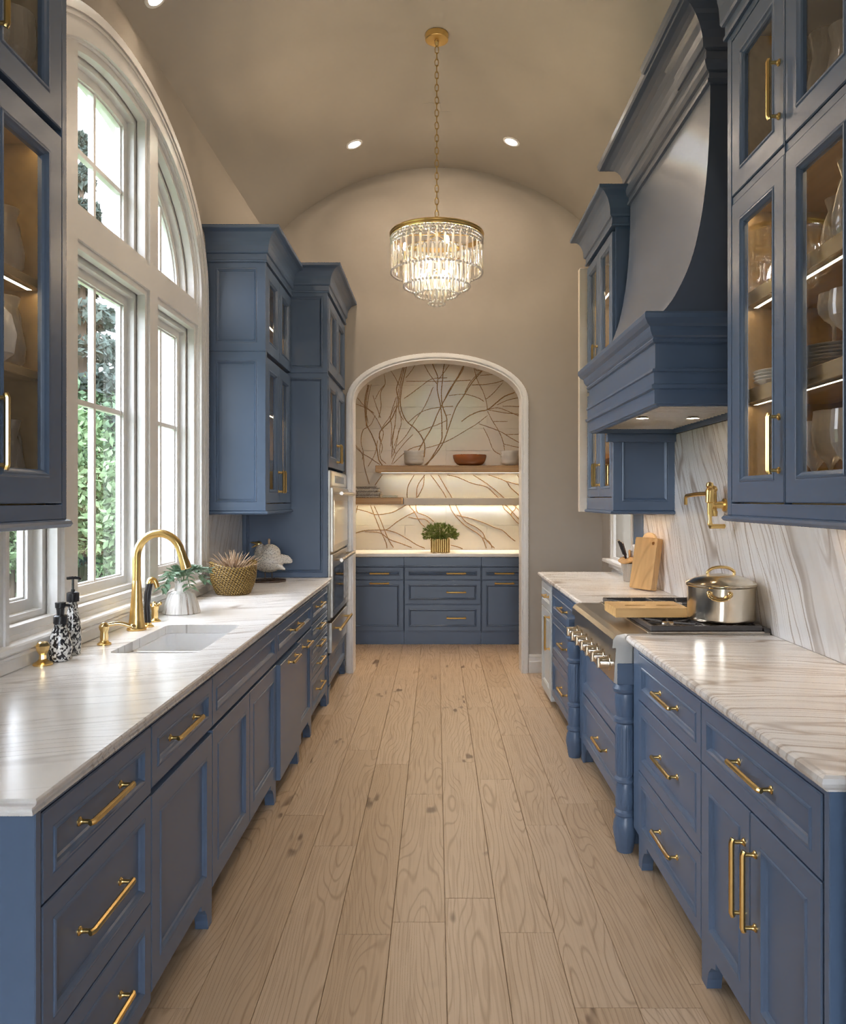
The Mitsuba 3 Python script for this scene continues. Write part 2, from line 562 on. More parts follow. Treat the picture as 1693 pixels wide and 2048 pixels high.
ring = arch_poly(ARX0, ARX1, ARS, ARB).difference(arch_poly(ARX0 + .012, ARX1 - .012, ARS, ARB - .012, -.1))
part(tr, 'jamb_lining', in_xz(ring, YB - .03, YB + .17), 'white_paint', 25)
bb = struct('baseboard_back', stack(YB, YB, 0, 1, [(0, 0)], False) if False else cat([
    box(.787, 1.42, YB - .018, YB, 0, .135, .002), box(.787, 1.42, YB - .026, YB, .0, .10, .003), box(.787, 1.42, YB - .011, YB, .135, .158, .003)]),
    'white_paint', 'white stepped baseboard on the end wall right of the arch')

# right wall, with a small window beyond the worktop
WIN2 = sg.box(5.66, 1.02, 6.24, 1.98)
rw = sg.box(YF, -.05, YB + .1, SPRING + .1).difference(WIN2)
struct('wall_right', extrude(rw, .16, mat4((0, 1, 0), (0, 0, 1), (1, 0, 0), (WR, 0, 0))), 'wall_paint', 'greige side wall behind the range and the blue cupboards')

# left wall with the big arched window
WC, WA, WZS, WB, WZ0 = 3.61, 1.19, 2.70, .83, 1.005


def win_poly(g, z0=WZ0, n=44):
    return sg.Polygon([(WC - WA + g, z0), (WC + WA - g, z0)] + [(WC + (WA - g) * math.cos(t), WZS + (WB - g) * math.sin(t)) for t in np.linspace(0, math.pi, n)])


def in_yz(poly, x0, x1):
    return extrude(poly, x1 - x0, mat4((0, 1, 0), (0, 0, 1), (1, 0, 0), (x0, 0, 0)))


lw = sg.box(YF, -.05, YB + .1, SPRING + .1).difference(win_poly(.10, .99))
struct('wall_left', in_yz(lw, WL - .2, WL), 'wall_paint', 'greige side wall with the tall arched window')

wn = struct('window_1', None, None, 'tall white three-light arched window over the sink')
CAS = ((.0, .150, 0, .012), (.006, .142, .012, .020), (.006, .045, .020, .032), (.052, .066, .02, .026), (.120, .142, .02, .028))
for o, i, a, b in CAS:
    part(wn, 'casing', in_yz(win_poly(o, .94).difference(win_poly(i, .9)), WL + a, WL + b), 'white_paint', 25)
# stepped jamb
OP = win_poly(.15, 1.03)
for g0, g1, a, b in ((.10, .15, -.05, 0), (.10, .165, -.11, -.05), (.10, .18, -.2, -.11)):
    part(wn, 'jamb', in_yz(win_poly(g0, 1.0).difference(win_poly(g1, 1.03)), WL + a, WL + b), 'white_paint', 25)
MULL = ((2.985, 3.095), (3.873, 3.985))
TRZ = (2.515, 2.635)
bars = unary_union([sg.box(a, 1.0, b, 3.6) for a, b in MULL]).intersection(OP)
for a, b in MULL:
    part(wn, 'mullion', in_yz(sg.box(a, 1.0, b, 3.6).intersection(win_poly(.12)), WL - .12, WL + .008), 'white_paint')
for y0, y1 in ((2.5, MULL[0][0]), (MULL[0][1], MULL[1][0]), (MULL[1][1], 4.7)):
    part(wn, 'transom', in_yz(sg.box(y0, TRZ[0], y1, TRZ[1]).intersection(win_poly(.12)), WL - .12, WL + .008), 'white_paint')
lights = []
for y0, y1 in ((2.4, MULL[0][0]), (MULL[0][1], MULL[1][0]), (MULL[1][1], 4.8)):
    for z0, z1 in ((1.03, TRZ[0]), (TRZ[1], 3.7)):
        op = sg.box(y0, z0, y1, z1).intersection(OP)
        for g, a, b in ((.028, -.045, -.0), (.052, -.085, -.045)):
            part(wn, 'stop', in_yz(op.difference(op.buffer(-g, join_style=2)), WL + a, WL + b - .006), 'white_paint', 25)
        s0 = op.buffer(-.046, join_style=2)
        s1 = op.buffer(-.092, join_style=2)
        sash = part(wn, 'sash', in_yz(s0.difference(s1), WL - .125, WL - .085), 'white_paint', 25)
        bead = part(sash, 'glazing_bead', in_yz(s1.buffer(.004).difference(op.buffer(-.100, join_style=2)), WL - .118, WL - .098), 'white_paint', 25)
        part(sash, 'pane', flat(s1, mat4((0, 1, 0), (0, 0, 1), (1, 0, 0), (WL - .108, 0, 0))), 'pane')
        b0 = s1.bounds
        ym = (b0[0] + b0[2]) / 2
        mid = y0 > 3 and y1 < 3.9
        mz = [1.90] if z0 < 2 else [2.96]
        if z0 < 2 or mid:
            for z in mz if mid or z0 > 2 else [1.90]:
                part(sash, 'muntin', in_yz(sg.box(b0[0], z - .011, b0[2], z + .011).intersection(s1), WL - .122, WL - .094), 'white_paint')
        part(sash, 'muntin', in_yz(sg.box(ym - .011, b0[1], ym + .011, b0[3]).intersection(s1), WL - .121, WL - .095), 'white_paint')
# stool and apron
part(wn, 'stool', box(WL - .05, WL + .052, 2.40, 4.82, .985, 1.012, .006), 'white_paint')
part(wn, 'apron', cat([box(WL, WL + .03, 2.43, 4.80, .921, .985, .003), box(WL, WL + .042, 2.43, 4.80, .965, .985, .006)]), 'white_paint')
part(wn, 'side_post', box(WL, WL + .03, 2.33, 2.46, .921, 2.7, .004), 'white_paint')

w2 = struct('window_2', None, None, 'small white framed window on the right wall beyond the worktop')
for o, i, a, b in ((.07, 0, -.022, 0), (.07, .05, -.03, -.022)):
    part(w2, 'frame', in_yz(WIN2.buffer(o, join_style=2).difference(WIN2.buffer(-.012 + i, join_style=2)), WR + a, WR + b), 'white_paint')
part(w2, 'pane', flat(WIN2, mat4((0, 1, 0), (0, 0, 1), (1, 0, 0), (WR + .06, 0, 0))), 'pane')
part(w2, 'sill', box(WR - .085, WR, 5.56, 6.36, .985, 1.012, .006), 'white_paint')
part(w2, 'apron', cat([box(WR - .035, WR, 5.58, 6.34, .94, .985, .003), box(WR - .02, WR, 5.6, 6.3, .5, .94, .003)]), 'white_paint')

# front wall behind the camera, with the glazing that lights the near ends
FW = sg.box(-1.6, -.05, 1.6, 4.5)
GL = sg.box(-1.15, .25, 1.15, 3.0)
struct('wall_front', in_xz(FW.difference(GL), YF - .15, YF), 'wall_paint', 'greige wall behind the viewer with the unseen broad window')
w3 = struct('window_3', None, None, 'unseen broad window behind the viewer, lighting the near cabinet ends')  # out of view, placed to light the near cabinet ends
part(w3, 'frame', in_xz(GL.difference(unary_union([sg.box(-1.1, .3, -.03, 2.95), sg.box(.03, .3, 1.1, 2.95)])), YF - .1, YF - .04), 'white_paint')
for x0, x1 in ((-1.1, -.03), (.03, 1.1)):
    part(w3, 'pane', flat(sg.box(x0, .3, x1, 2.95), mat4((1, 0, 0), (0, 0, 1), (0, -1, 0), (0, YF - .07, 0))), 'pane')

# pantry shell
PB = 8.65
struct('wall_pantry_left', box(-1.3, -1.2, YB + .16, PB + .1, 0, 3.1), 'wall_paint', 'greige pantry side wall left of the shelves')
struct('wall_pantry_right', box(1.2, 1.3, YB + .16, PB + .1, 0, 3.1), 'wall_paint', 'greige pantry side wall right of the shelves')
struct('ceiling_pantry', box(-1.3, 1.3, YB + .16, PB + .1, 3.0, 3.1), 'ceiling_paint', 'plain pantry ceiling')
pw = struct('wall_pantry_back', box(-1.2, 1.2, PB + .012, PB + .1, 0, 3.0), 'slab_stone', 'pantry end wall of cream stone courses with brown branching veins')
zz = [.93, 1.20, 1.432, 1.505, 1.78, 2.02, 2.26, 2.50, 2.74, 3.0]
for a, b in zip(zz[:-1], zz[1:]):
    e = [-1.2, -.35, .55, 1.2] if int(a * 100) % 2 else [-1.2, .1, 1.2]
    for c, d_ in zip(e[:-1], e[1:]):
        part(pw, 'stone_course', box(c + .0008, d_ - .0008, PB, PB + .013, a + .0008, b - .0008, .0012), 'slab_stone')

# floor: oak boards
fl = struct('floor', box(-1.6, 1.6, YF - .1, PB + .1, -.08, -.012), 'oak_floor', 'floor of wide oak boards running towards the pantry')
PWD = 0.187
frng = np.random.default_rng(3)
for c in range(-8, 8):
    x0 = c * PWD + .03
    inside = -.95 < x0 + PWD / 2 < .98
    y = .15 - frng.random() * 1.4 if inside else YF
    while y < PB:
        L = frng.uniform(1.15, 2.1) if inside else 20
        a, b = max(y, YF), min(y + L, PB)
        y += L
        if b - a < .05 or (not inside and abs(x0 + PWD / 2) > 1.42):
            continue
        m = box(x0 + .0007, x0 + PWD - .0007, a + .0007, b - .0007, -.014, 0, .0014)
        id_ = frng.random(2)
        part('floor', 'board', m, 'oak_floor', uv=np.tile(id_, (len(m.vertices), 1)))
    if inside:  # what lies behind the viewer
        pass
m = box(-1.5, 1.5, YF, .2, -.014, -.0005)
part('floor', 'board', m, 'oak_floor', uv=np.tile([.4, .6], (len(m.vertices), 1)))

# ------------------------------------------------------------------ base cabinets, left run
CT, CB = 0.92, 0.882      # worktop top and underside
XB = -.812
ZTOP, ZS1, ZS2, ZLOW = .862, .672, .372, .118


def foot(side, x, y, far):
    """Bracket foot: flush with the face, its inner edge swept."""
    p = [(0, 0), (.045, 0), (.05, .03), (.062, .06), (.085, .085), (.12, .10), (.12, .12), (0, .12)]
    pol = sg.Polygon(p)
    if far:
        pol = affinity.scale(pol, -1, 1, origin=(0, 0))
    s = 1 if side == 'L' else -1
    return extrude(pol, .045, mat4((0, 1, 0), (0, 0, 1), (1, 0, 0), (x - (.045 if s > 0 else 0), y, 0)))


def base_unit(name, label, side, x, y0, y1, mat='blue_paint', feet=(False, False), depth=.575, ctop=CB):
    k = thing(name, label, 'cabinet')
    s = 1 if side == 'L' else -1
    part(k, 'carcass', cat([box(x - s * depth, x, y0 + .001, y1 - .001, .118, ctop, .002), box(x - s * .012, x + s * .0, y0 + .001, y1 - .001, .10, .124, .002)]), mat)
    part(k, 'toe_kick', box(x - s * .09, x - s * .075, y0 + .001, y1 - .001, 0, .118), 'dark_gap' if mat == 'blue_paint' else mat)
    part(k, 'top_rail', box(x, x + s * .020, y0 + .001, y1 - .001, ZTOP + .001, CB, .001), mat) if ctop > .8 or side == 'L' else None
    for on, yy, far in ((feet[0], y0 + .001, False), (feet[1], y1 - .001, True)):
        if on:
            part(k, 'foot', foot(side, x + s * .02, yy, far), mat)
    return k


# unit A: three drawers
yA = [1.570, 2.178, 2.77, 3.874, 4.965, 5.70]
k = base_unit('base_cabinet', 'dark blue three-drawer base cabinet at the near end of the sink side', 'L', XB, yA[0], yA[1])
part(k, 'end_panel', box(XB - .58, XB + .022, yA[0] - .022, yA[0] + .001, 0, CB, .002), 'blue_paint')
for z0, z1 in ((ZS1, ZTOP), (ZS2, ZS1), (ZLOW - .02, ZS2)):
    drawer(k, 'L', XB, yA[0] + .004, yA[1], z0, z1, .24)
k = base_unit('base_cabinet', 'dark blue base cabinet, one drawer over a single tall panel, left of the sink cupboard', 'L', XB, yA[1], yA[2], feet=(False, True))
drawer(k, 'L', XB, yA[1], yA[2], ZS1 + .012, ZTOP, .24)
panel_door(k, 'L', XB, yA[1], yA[2], ZLOW, ZS1 - .004)
k = base_unit('base_cabinet', 'dark blue sink cupboard with plain false front and two panelled doors without handles', 'L', XB, yA[2], yA[3], feet=(False, True), ctop=.66)
part(k, 'front_rail', box(XB - .02, XB, yA[2] + .001, yA[3] - .001, .661, CB), 'blue_paint')
drawer(k, 'L', XB, yA[2], yA[3], ZS1 + .012, ZTOP, handle=False, name='false_front')
ym = (yA[2] + yA[3]) / 2
panel_door(k, 'L', XB, yA[2], ym, ZLOW, ZS1 + .004)
panel_door(k, 'L', XB, ym, yA[3], ZLOW, ZS1 + .004)
k = base_unit('base_cabinet', 'dark blue base cabinet with a smooth flat door, right of the sink cupboard', 'L', XB, yA[3], yA[4], feet=(False, True))
drawer(k, 'L', XB, yA[3], yA[4], ZS1 + .012, ZTOP, .24)
d_, F = drawer(k, 'L', XB + .02, yA[3], 4.47, .10, ZS1, .2, flatp=True, name='door', hv=ZS1 - .13)
panel_door(k, 'L', XB, 4.47, yA[4], ZLOW, ZS1 + .004, handle=(.24, .50, False))
part(k, 'foot', foot('L', XB + .03, 4.47, True), 'blue_paint')
k = base_unit('base_cabinet', 'dark blue narrow stack of five drawers next to the ovens', 'L', XB, yA[4], yA[5], feet=(False, True))
for z0, z1 in ((.69, ZTOP), (.575, .69), (.46, .575), (.345, .46), (ZLOW, .345)):
    drawer(k, 'L', XB, yA[4], yA[5] - .01, z0, z1, .24, st=.03)

# worktop with ogee edge and the sink cut-out
OGEE = [(0.0, CB), (.012, CB), (.012, CB + .006), (.009, CB + .009), (.012, CB + .016), (.021, CB + .022), (.027, CB + .030), (.028, CT - .004), (.025, CT)]
BULL = [(0, CB), (.014, CB), (.014, CB + .004), (.022, CB + .007), (.030, CB + .014), (.033, CB + .022), (.030, CT - .006), (.022, CT - .001), (.015, CT)]
SK = (-1.215, -.885, 2.905, 3.125, 3.145, 3.56)   # x0 x1, near bowl y0 y1, far bowl y0 y1
top = weld(stack(-1.405, -.786, 1.518, 5.698, OGEE, True, False))


def rbox(x0, x1, y0, y1, z0, z1, r):
    p = sg.box(x0 + r, y0 + r, x1 - r, y1 - r).buffer(r, quad_segs=6)
    return move(extrude(p, z1 - z0), 0, 0, z0)


cut = man(weld(rbox(SK[0], SK[1], SK[2], SK[5], .8, 1.0, .03)))
tm = unman(man(top) - cut)
one('worktop', tm, 'marble_left', 'long white veined marble worktop with the sink, under the window', 'worktop')
# sink: two bowls, open at the top
sk = thing('sink', 'white double bowl undermount sink under the brass tap', 'sink')
for (a, b) in ((SK[2], SK[3]), (SK[4], SK[5])):
    o = man(weld(rbox(SK[0] - .006, SK[1] + .006, a - .010, b + .010, .685, .8815, .03)))
    i = man(weld(rbox(SK[0] + .004, SK[1] - .004, a, b, .70, .95, .035)))
    bw = part(sk, 'bowl', unman(o - i), 'porcelain', 35)
    part(bw, 'drain', move(lathe([(.0, .0), (.036, .0), (.04, .003), (.030, .004), (.0, .002)], 20), (SK[0] + SK[1]) / 2, (a + b) / 2, .7005), 'steel', 30)

# backsplash by the ovens, left
one('backsplash', box(WL + .0005, WL + .016, 4.815, 5.68, .921, 1.39, .001), 'marble_wall', 'strip of veined marble splashback behind the gold basket', 'backsplash')

# ------------------------------------------------------------------ wall cupboards


def crown_prof(z0, z1, p=.10):
    h = z1 - z0
    q = [(0, z0), (.010, z0), (.012, z0 + .010), (.006, z0 + .014), (.006, z0 + .05), (.016, z0 + .055), (.020, z0 + .066)]
    for t in np.linspace(0, 1, 8):
        q.append((.020 + (p - .032) * (1 - math.cos(t * math.pi / 2)) ** .9, z0 + .07 + (h - .07 - .022) * math.sin(t * math.pi / 2) ** .9))
    return q + [(p - .004, z1 - .020), (p, z1 - .016), (p, z1)]


def wall_unit(name, label, side, xf_, y0, y1, z0, z1, shelves=(), near_panels=(), crown=None, rail=True, led=(), far=False, lining='cabinet_wood', cname='cabinet', thick=.024):
    k = thing(name, label, cname)
    s = 1 if side == 'L' else -1
    xw = WL if side == 'L' else WR
    xb = xf_ - s * .022     # carcass front
    t = .02
    parts = [box(xw, xb, y0, y0 + t, z0, z1), box(xw, xb, y1 - t, y1, z0, z1), box(xw, xb, y0, y1, z1 - t, z1), box(xw, xb, y0, y1, z0, z0 + .04), box(xw, xw + s * .012, y0, y1, z0, z1)]
    part(k, 'carcass', cat(parts), 'blue_paint')
    e = .0015
    part(k, 'lining', cat([box(xw + s * .012, xw + s * .018, y0 + t, y1 - t, z0 + .04, z1 - t), box(xw + s * .018, xb - s * .03, y0 + t, y0 + t + .006, z0 + .04, z1 - t),
                           box(xw + s * .018, xb - s * .03, y1 - t - .006, y1 - t, z0 + .04, z1 - t), box(xw + s * .018, xb - s * .03, y0 + t + .006, y1 - t - .006, z0 + .04, z0 + .046),
                           box(xw + s * .018, xb - s * .03, y0 + t + .006, y1 - t - .006, z1 - t - .006, z1 - t)]), lining)
    for z in shelves:
        part(k, 'shelf', box(xw + s * .019, xb - s * .035, y0 + t + .007, y1 - t - .007, z - thick, z, .002), lining)
    for z in led:
        x = xb - s * .06
        strip_lamp(k, 'light_strip', x - .007, x + .007, y0 + .05, y1 - .05, z - .0265, LED_L, .6, AMBER)
    for za, zb in near_panels:
        w = abs(xf_ - xw)
        xa = min(xw, xf_)
        F = face('F', y0, xa, xa + w, za)
        part(k, 'side_panel', xf(front(w, zb - za, .052, .016), F), 'blue_paint')
    if crown:
        part(k, 'crown', stack(xw, xf_, y0 - (.016 if near_panels else 0), y1, crown_prof(*crown), True, far), 'blue_paint')
    if rail:
        part(k, 'light_rail', stack(xw, xf_, y0 - (.016 if near_panels else 0), y1, [(0, z0 + .0), (.012, z0 - .004), (.016, z0 - .012), (.010, z0 - .02), (0, z0 - .022)][::-1], True, far), 'blue_paint')
    return k


UB = 1.432
# near left
kl = wall_unit('wall_cabinet', 'near left glass-fronted dark blue wall cupboard beside the window', 'L', -1.04, 1.40, 2.215, UB, 3.2, shelves=(1.84, 2.09, 2.5), led=(2.09, 2.5), crown=(3.17, 3.40))
for y0, y1, hu in ((1.42, 1.805, -.035), (1.805, 2.185, .035)):
    glass_door(kl, 'L', -1.062, y0, y1, 1.475, 2.495, handle=(hu, .17), hl=.17)
    glass_door(kl, 'L', -1.062, y0, y1, 2.51, 3.13, handle=(hu, .17), hl=.17)
part(kl, 'face_frame', box(-1.062, -1.042, 2.187, 2.215, UB, 3.17, .002), 'blue_paint')
part(kl, 'bottom_rail', box(-1.062, -1.042, 1.40, 2.187, UB, 1.473, .002), 'blue_paint')
part(kl, 'frieze', box(-1.062, -1.042, 1.40, 2.187, 3.132, 3.17, .002), 'blue_paint')

# corner left, by the ovens
kc = wall_unit('wall_cabinet', 'dark blue wall cupboard with panelled side right of the arched window', 'L', -1.055, 4.87, 5.70, 1.415, 2.97, shelves=(1.75, 2.08, 2.4, 2.68), near_panels=((1.415, 2.40), (2.40, 2.97)), crown=(2.95, 3.15), led=(2.08, 2.68))
for y0, y1, hu in ((4.875, 5.28, -.035), (5.28, 5.685, .035)):
    glass_door(kc, 'L', -1.077, y0, y1, 1.46, 2.375, handle=(hu, .14) , hl=.14)
    glass_door(kc, 'L', -1.077, y0, y1, 2.40, 2.945)
part(kc, 'bottom_rail', box(-1.077, -1.056, 4.87, 5.69, 1.415, 1.458, .002), 'blue_paint')

# oven tower
TX = -.786
tk = thing('oven_tower', 'tall dark blue oven cupboard left of the arch, with glass doors on top', 'cabinet')
part(tk, 'carcass', cat([box(WL, TX - .022, 5.70, 6.745, 0.1, 1.70), box(WL, TX - .022, 5.70, 5.72, 1.7, 2.99), box(WL, TX - .022, 6.725, 6.745, 1.7, 2.99), box(WL, WL + .02, 5.72, 6.725, 1.7, 2.99),
                         box(WL, TX - .022, 5.72, 6.725, 2.39, 2.42), box(WL, TX - .022, 5.72, 6.725, 2.97, 2.99)]), 'blue_paint')
part(tk, 'lining', box(WL + .02, WL + .026, 5.72, 6.725, 1.7, 2.97), 'cabinet_wood')
part(tk, 'shelf', box(WL + .026, TX - .06, 5.721, 6.724, 2.04, 2.064), 'cabinet_wood')
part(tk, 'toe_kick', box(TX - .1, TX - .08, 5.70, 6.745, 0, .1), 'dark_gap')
for yy, far in ((5.701, False), (6.744, True)):
    part(tk, 'foot', foot('L', TX, yy, far), 'blue_paint')
for za, zb in ((.921, 2.40), (2.40, 2.99)):
    part(tk, 'side_panel', xf(front(-.786 + 1.055 if False else .626, zb - za, .034, .012), face('F', 5.70, -1.415, -.79, za)), 'blue_paint')
part(tk, 'crown', stack(WL, TX, 5.69, 6.745, crown_prof(2.98, 3.17), True, False), 'blue_paint')
for z0, z1, hh in ((1.72, 2.385, .12), (2.42, 2.965, None)):
    for y0, y1, hu in ((5.72, 6.22, -.035), (6.22, 6.73, .035)):
        glass_door(tk, 'L', TX - .022, y0, y1, z0, z1, handle=(hu, hh) if hh else None, hl=.14)
strip_lamp(tk, 'light_strip', -1.30, -1.28, 5.8, 6.65, 2.38, LED_L * .6, .3, AMBER)
ov = thing('wall_oven', 'stainless steel double wall oven in the tall blue cupboard left of the arch', 'oven')
part(ov, 'frame', box(TX - .021, TX + .008, 5.735, 6.715, .60, 1.70, .003), 'steel')
part(ov, 'control_panel', box(TX + .008, TX + .016, 5.75, 6.70, 1.585, 1.69, .003), 'polished_steel')
part(ov, 'display', box(TX + .016, TX + .018, 5.95, 6.5, 1.61, 1.665), 'black_glass')
for z0, z1, mt in ((1.10, 1.575, 'polished_steel'), (.62, 1.085, 'black_glass')):
    d_ = part(ov, 'door', box(TX + .008, TX + .030, 5.745, 6.705, z0, z1, .004), 'steel')
    part(d_, 'window', box(TX + .030, TX + .032, 5.80, 6.65, z0 + .05, z1 - .10), 'black_glass' if mt == 'black_glass' else 'polished_steel')
    hz = z1 - .045
    part(d_, 'handle', cat([tube([(TX + .085, 5.79, hz), (TX + .085, 6.66, hz)], .014, 12)] + [tube([(TX + .03, y, hz), (TX + .085, y, hz)], .009, 8) for y in (5.86, 6.59)]), 'steel', 30)
wd = thing('warming_drawer', 'steel warming drawer below the double oven', 'oven')
part(wd, 'front', box(TX - .021, TX + .022, 5.745, 6.705, .36, .585, .004), 'steel')
part(wd, 'handle', cat([tube([(TX + .07, 5.85, .52), (TX + .07, 6.6, .52)], .011, 10)] + [tube([(TX + .02, y, .52), (TX + .07, y, .52)], .008, 8) for y in (5.92, 6.53)]), 'aged_gold', 30)
d_, F = drawer(tk, 'L', TX - .022, 5.735, 6.715, .125, .345, .2, handle=False)

# near right
kr = wall_unit('wall_cabinet', 'near right glass-fronted dark blue wall cupboard lit from inside', 'R', 1.04, 1.68, 2.815, UB, 3.2, shelves=(1.875, 2.215, 2.555), led=(1.845, 2.185, 2.525), thick=.05, crown=(3.13, 3.42), far=True)
for y0, y1, hu in ((2.355, 2.775, -.032), (1.93, 2.35, .035)):
    glass_door(kr, 'R', 1.062, y0, y1, 1.475, 2.525, handle=(hu, .18) if y0 > 2.3 else None, hl=.175)
    glass_door(kr, 'R', 1.062, y0, y1, 2.55, 3.10, handle=(hu, .18) if y0 > 2.3 else None, hl=.175)
part(kr, 'face_frame', cat([box(1.04, 1.062, 2.777, 2.815, UB, 3.13, .002), box(1.04, 1.062, 1.68, 1.928, UB, 3.13, .002), box(1.04, 1.062, 2.351, 2.354, UB, 3.13)]), 'blue_paint')
part(kr, 'bottom_rail', box(1.04, 1.062, 1.93, 2.776, UB, 1.473, .002), 'blue_paint')
part(kr, 'frieze', box(1.04, 1.062, 1.93, 2.776, 3.102, 3.13, .002), 'blue_paint')
part(kr, 'middle_rail', box(1.045, 1.060, 1.93, 2.776, 2.526, 2.549), 'blue_paint')

# corner right beyond the hood
kq = wall_unit('wall_cabinet', 'far right dark blue wall cupboard with glass doors beyond the hood', 'R', 1.04, 4.66, 5.45, 1.42, 3.13, shelves=(1.75, 2.1, 2.45, 2.85), near_panels=((1.42, 2.2),), crown=(3.10, 3.31), led=(2.1, 2.85), far=True)
for y0, y1, hu in ((4.67, 5.055, .035), (5.055, 5.44, -.035)):
    glass_door(kq, 'R', 1.062, y0, y1, 1.50, 2.20, handle=(hu, .14), hl=.14, st=.045)
    glass_door(kq, 'R', 1.062, y0, y1, 2.22, 3.08, handle=(hu, .2) if y0 > 5 else None, hl=.12, st=.05)
part(kq, 'bottom_rail', box(1.04, 1.062, 4.66, 5.45, 1.42, 1.498, .002), 'blue_paint')
part(kq, 'end_trim', box(.99, WR, 5.452, 5.51, 1.40, 3.09, .003), 'cream_paint', label='cream end panel')

# ------------------------------------------------------------------ right run
XR = .842
yR = [1.665, 2.44, 3.20]
k = base_unit('base_cabinet', 'dark blue base cabinet with wide drawer over two doors at the near right end', 'R', XR, yR[0], yR[1], feet=(False, True))
part(k, 'end_panel', box(XR - .022, XR + .57, yR[0] - .022, yR[0] + .001, 0, CB, .002), 'blue_paint')
drawer(k, 'R', XR, yR[0] + .01, yR[1], ZS1, ZTOP, .22)
panel_door(k, 'R', XR, 2.06, yR[1], ZLOW, ZS1, handle=(-.035, .36, True))
panel_door(k, 'R', XR, yR[0] + .01, 2.06, ZLOW, ZS1, handle=(.035, .36, True))
k = base_unit('base_cabinet', 'dark blue three-drawer base cabinet just in front of the range', 'R', XR, yR[1], yR[2], feet=(False, True))
for z0, z1 in ((ZS1, ZTOP), (ZS2 + .015, ZS1), (ZLOW, ZS2 + .015)):
    drawer(k, 'R', XR, yR[1], yR[2], z0, z1, .22)
k = base_unit('base_cabinet', 'dark blue cabinet under the range with a turned post at each end', 'R', XR, 3.20, 4.60, feet=(False, False), ctop=.695)
drawer(k, 'R', XR, 3.46, 4.44, .405, .69, handle=False, name='panel_front')
drawer(k, 'R', XR, 3.46, 4.44, ZLOW, .40, .22)
for b_ in (box(XR - .02, XR + .3, 3.202, 3.285, .12, CB, .002), box(XR - .016, XR, 3.39, 3.458, .0, .69, .002), box(XR - .016, XR, 4.442, 4.5, 0, .69, .002), box(XR - .02, XR + .3, 4.50, 4.598, .12, CB, .002)):
    part(k, 'filler', b_, 'blue_paint')
for yy, far in ((4.5, True), (3.40, False)):
    part(k, 'foot', foot('R', XR, yy, far), 'blue_paint')


def post():
    pr_ = [(.034, .0), (.038, .02), (.050, .09), (.046, .125), (.036, .15), (.044, .158), (.044, .172), (.036, .18), (.040, .21), (.040, .27), (.033, .29), (.044, .298), (.044, .308), (.034, .318)]
    low = lathe(pr_, 24)
    seg, rows = 48, [(.034, .318), (.040, .335), (.040, .52), (.034, .54)]
    ls = []
    for r, z in rows:
        a = np.arange(seg) * 2 * math.pi / seg
        rr = r - .0035 * (np.cos(a * 12) > 0.2) * (1 if .32 < z < .53 else 0)
        ls.append(np.stack([rr * np.cos(a), rr * np.sin(a), np.full(seg, z)], -1))
    mid = loops(ls)
    top = lathe([(.034, .54), (.046, .55), (.046, .563), (.036, .572), (.042, .60), (.044, .65), (.040, .668), (.050, .678), (.052, .69), (.046, .70), (.040, .712)], 24)
    sq = box(-.04, .04, -.04, .04, .71, .80, .002)
    return cat([low, mid, top, sq])


PO = post()
for yy in (3.335, 4.55):
    part(k, 'turned_post', move(PO, XR - .045, yy, 0), 'blue_paint', 35)

k = base_unit('base_cabinet', 'dark blue three-drawer base cabinet just beyond the range', 'R', XR, 4.60, 5.60, feet=(False, False))
for z0, z1 in ((ZS1, ZTOP), (ZS2 + .015, ZS1), (ZLOW - .03, ZS2 + .015)):
    drawer(k, 'R', XR, 4.63, 5.60, z0, z1, .22)
k = base_unit('base_cabinet', 'pale grey painted base cabinet at the far right end of the worktop', 'R', XR - .006, 5.60, 6.12, mat='pale_paint')
drawer(k, 'R', XR - .006, 5.61, 6.11, ZS1, ZTOP, .14, mat='pale_paint')
panel_door(k, 'R', XR - .006, 5.61, 6.11, .04, ZS1, handle=(-.06, .48, True), mat='pale_paint', hl=.24)

wt = one('worktop', stack(1.404, .823, 1.645, 3.285, BULL, True, False), 'marble_right', 'brown veined marble worktop at the near right, in front of the range', 'worktop')
wt = one('worktop', stack(1.404, .823, 4.285, 6.13, BULL, False, True), 'marble_right', 'brown veined marble worktop at the far right, beyond the range', 'worktop')
one('backsplash', in_yz(unary_union([sg.box(1.60, .921, 5.345, 1.396), sg.box(2.83, .921, 4.645, 1.868)]), 1.405, WR - .0005), 'marble_wall', 'tall veined marble splashback behind the range and stockpot', 'backsplash')
one('wall_panel', box(1.395, WR, 5.347, 5.575, .921, 1.42, .002), 'blue_paint', 'narrow dark blue wall panel between the splashback and the small white window', 'panel')

# ------------------------------------------------------------------ range
RY0, RY1 = 3.292, 4.278
rg = thing('range', 'stainless steel gas range with a row of knobs, set into the right worktop', 'range')
part(rg, 'body', cat([box(.86, 1.40, RY0 + .004, RY1 - .004, .70, .925, .003)]), 'steel')
pbull = sg.Polygon([(.735, .865), (.738, .90), (.752, .918), (.78, .925), (.90, .925), (.90, .865)])
part(rg, 'bullnose', in_xz(pbull, RY0, RY1), 'steel')
ppan = sg.Polygon([(.752, .865), (.742, .72), (.755, .712), (.86, .712), (.86, .865)])
part(rg, 'control_panel', in_xz(ppan, RY0 + .006, RY1 - .006), 'steel')
kn = lathe([(.034, 0), (.034, .008), (.028, .010), (.027, .014), (.025, .046), (.021, .052), (0, .052)], 20)
kbar = box(-.005, .005, -.024, .024, .049, .060, .002)
KN = cat([kn, kbar])
for i in range(7):
    y = RY0 + .10 + i * (RY1 - RY0 - .2) / 6
    part(rg, 'knob', xf(KN, mat4((0, -1, 0), (0, 0, 1), (-1, 0, 0), (.749, y, .785))), 'polished_steel', 30)
part(rg, 'cooktop', box(.885, 1.398, RY0 + .01, RY1 - .01, .925, .932, .002), 'steel')
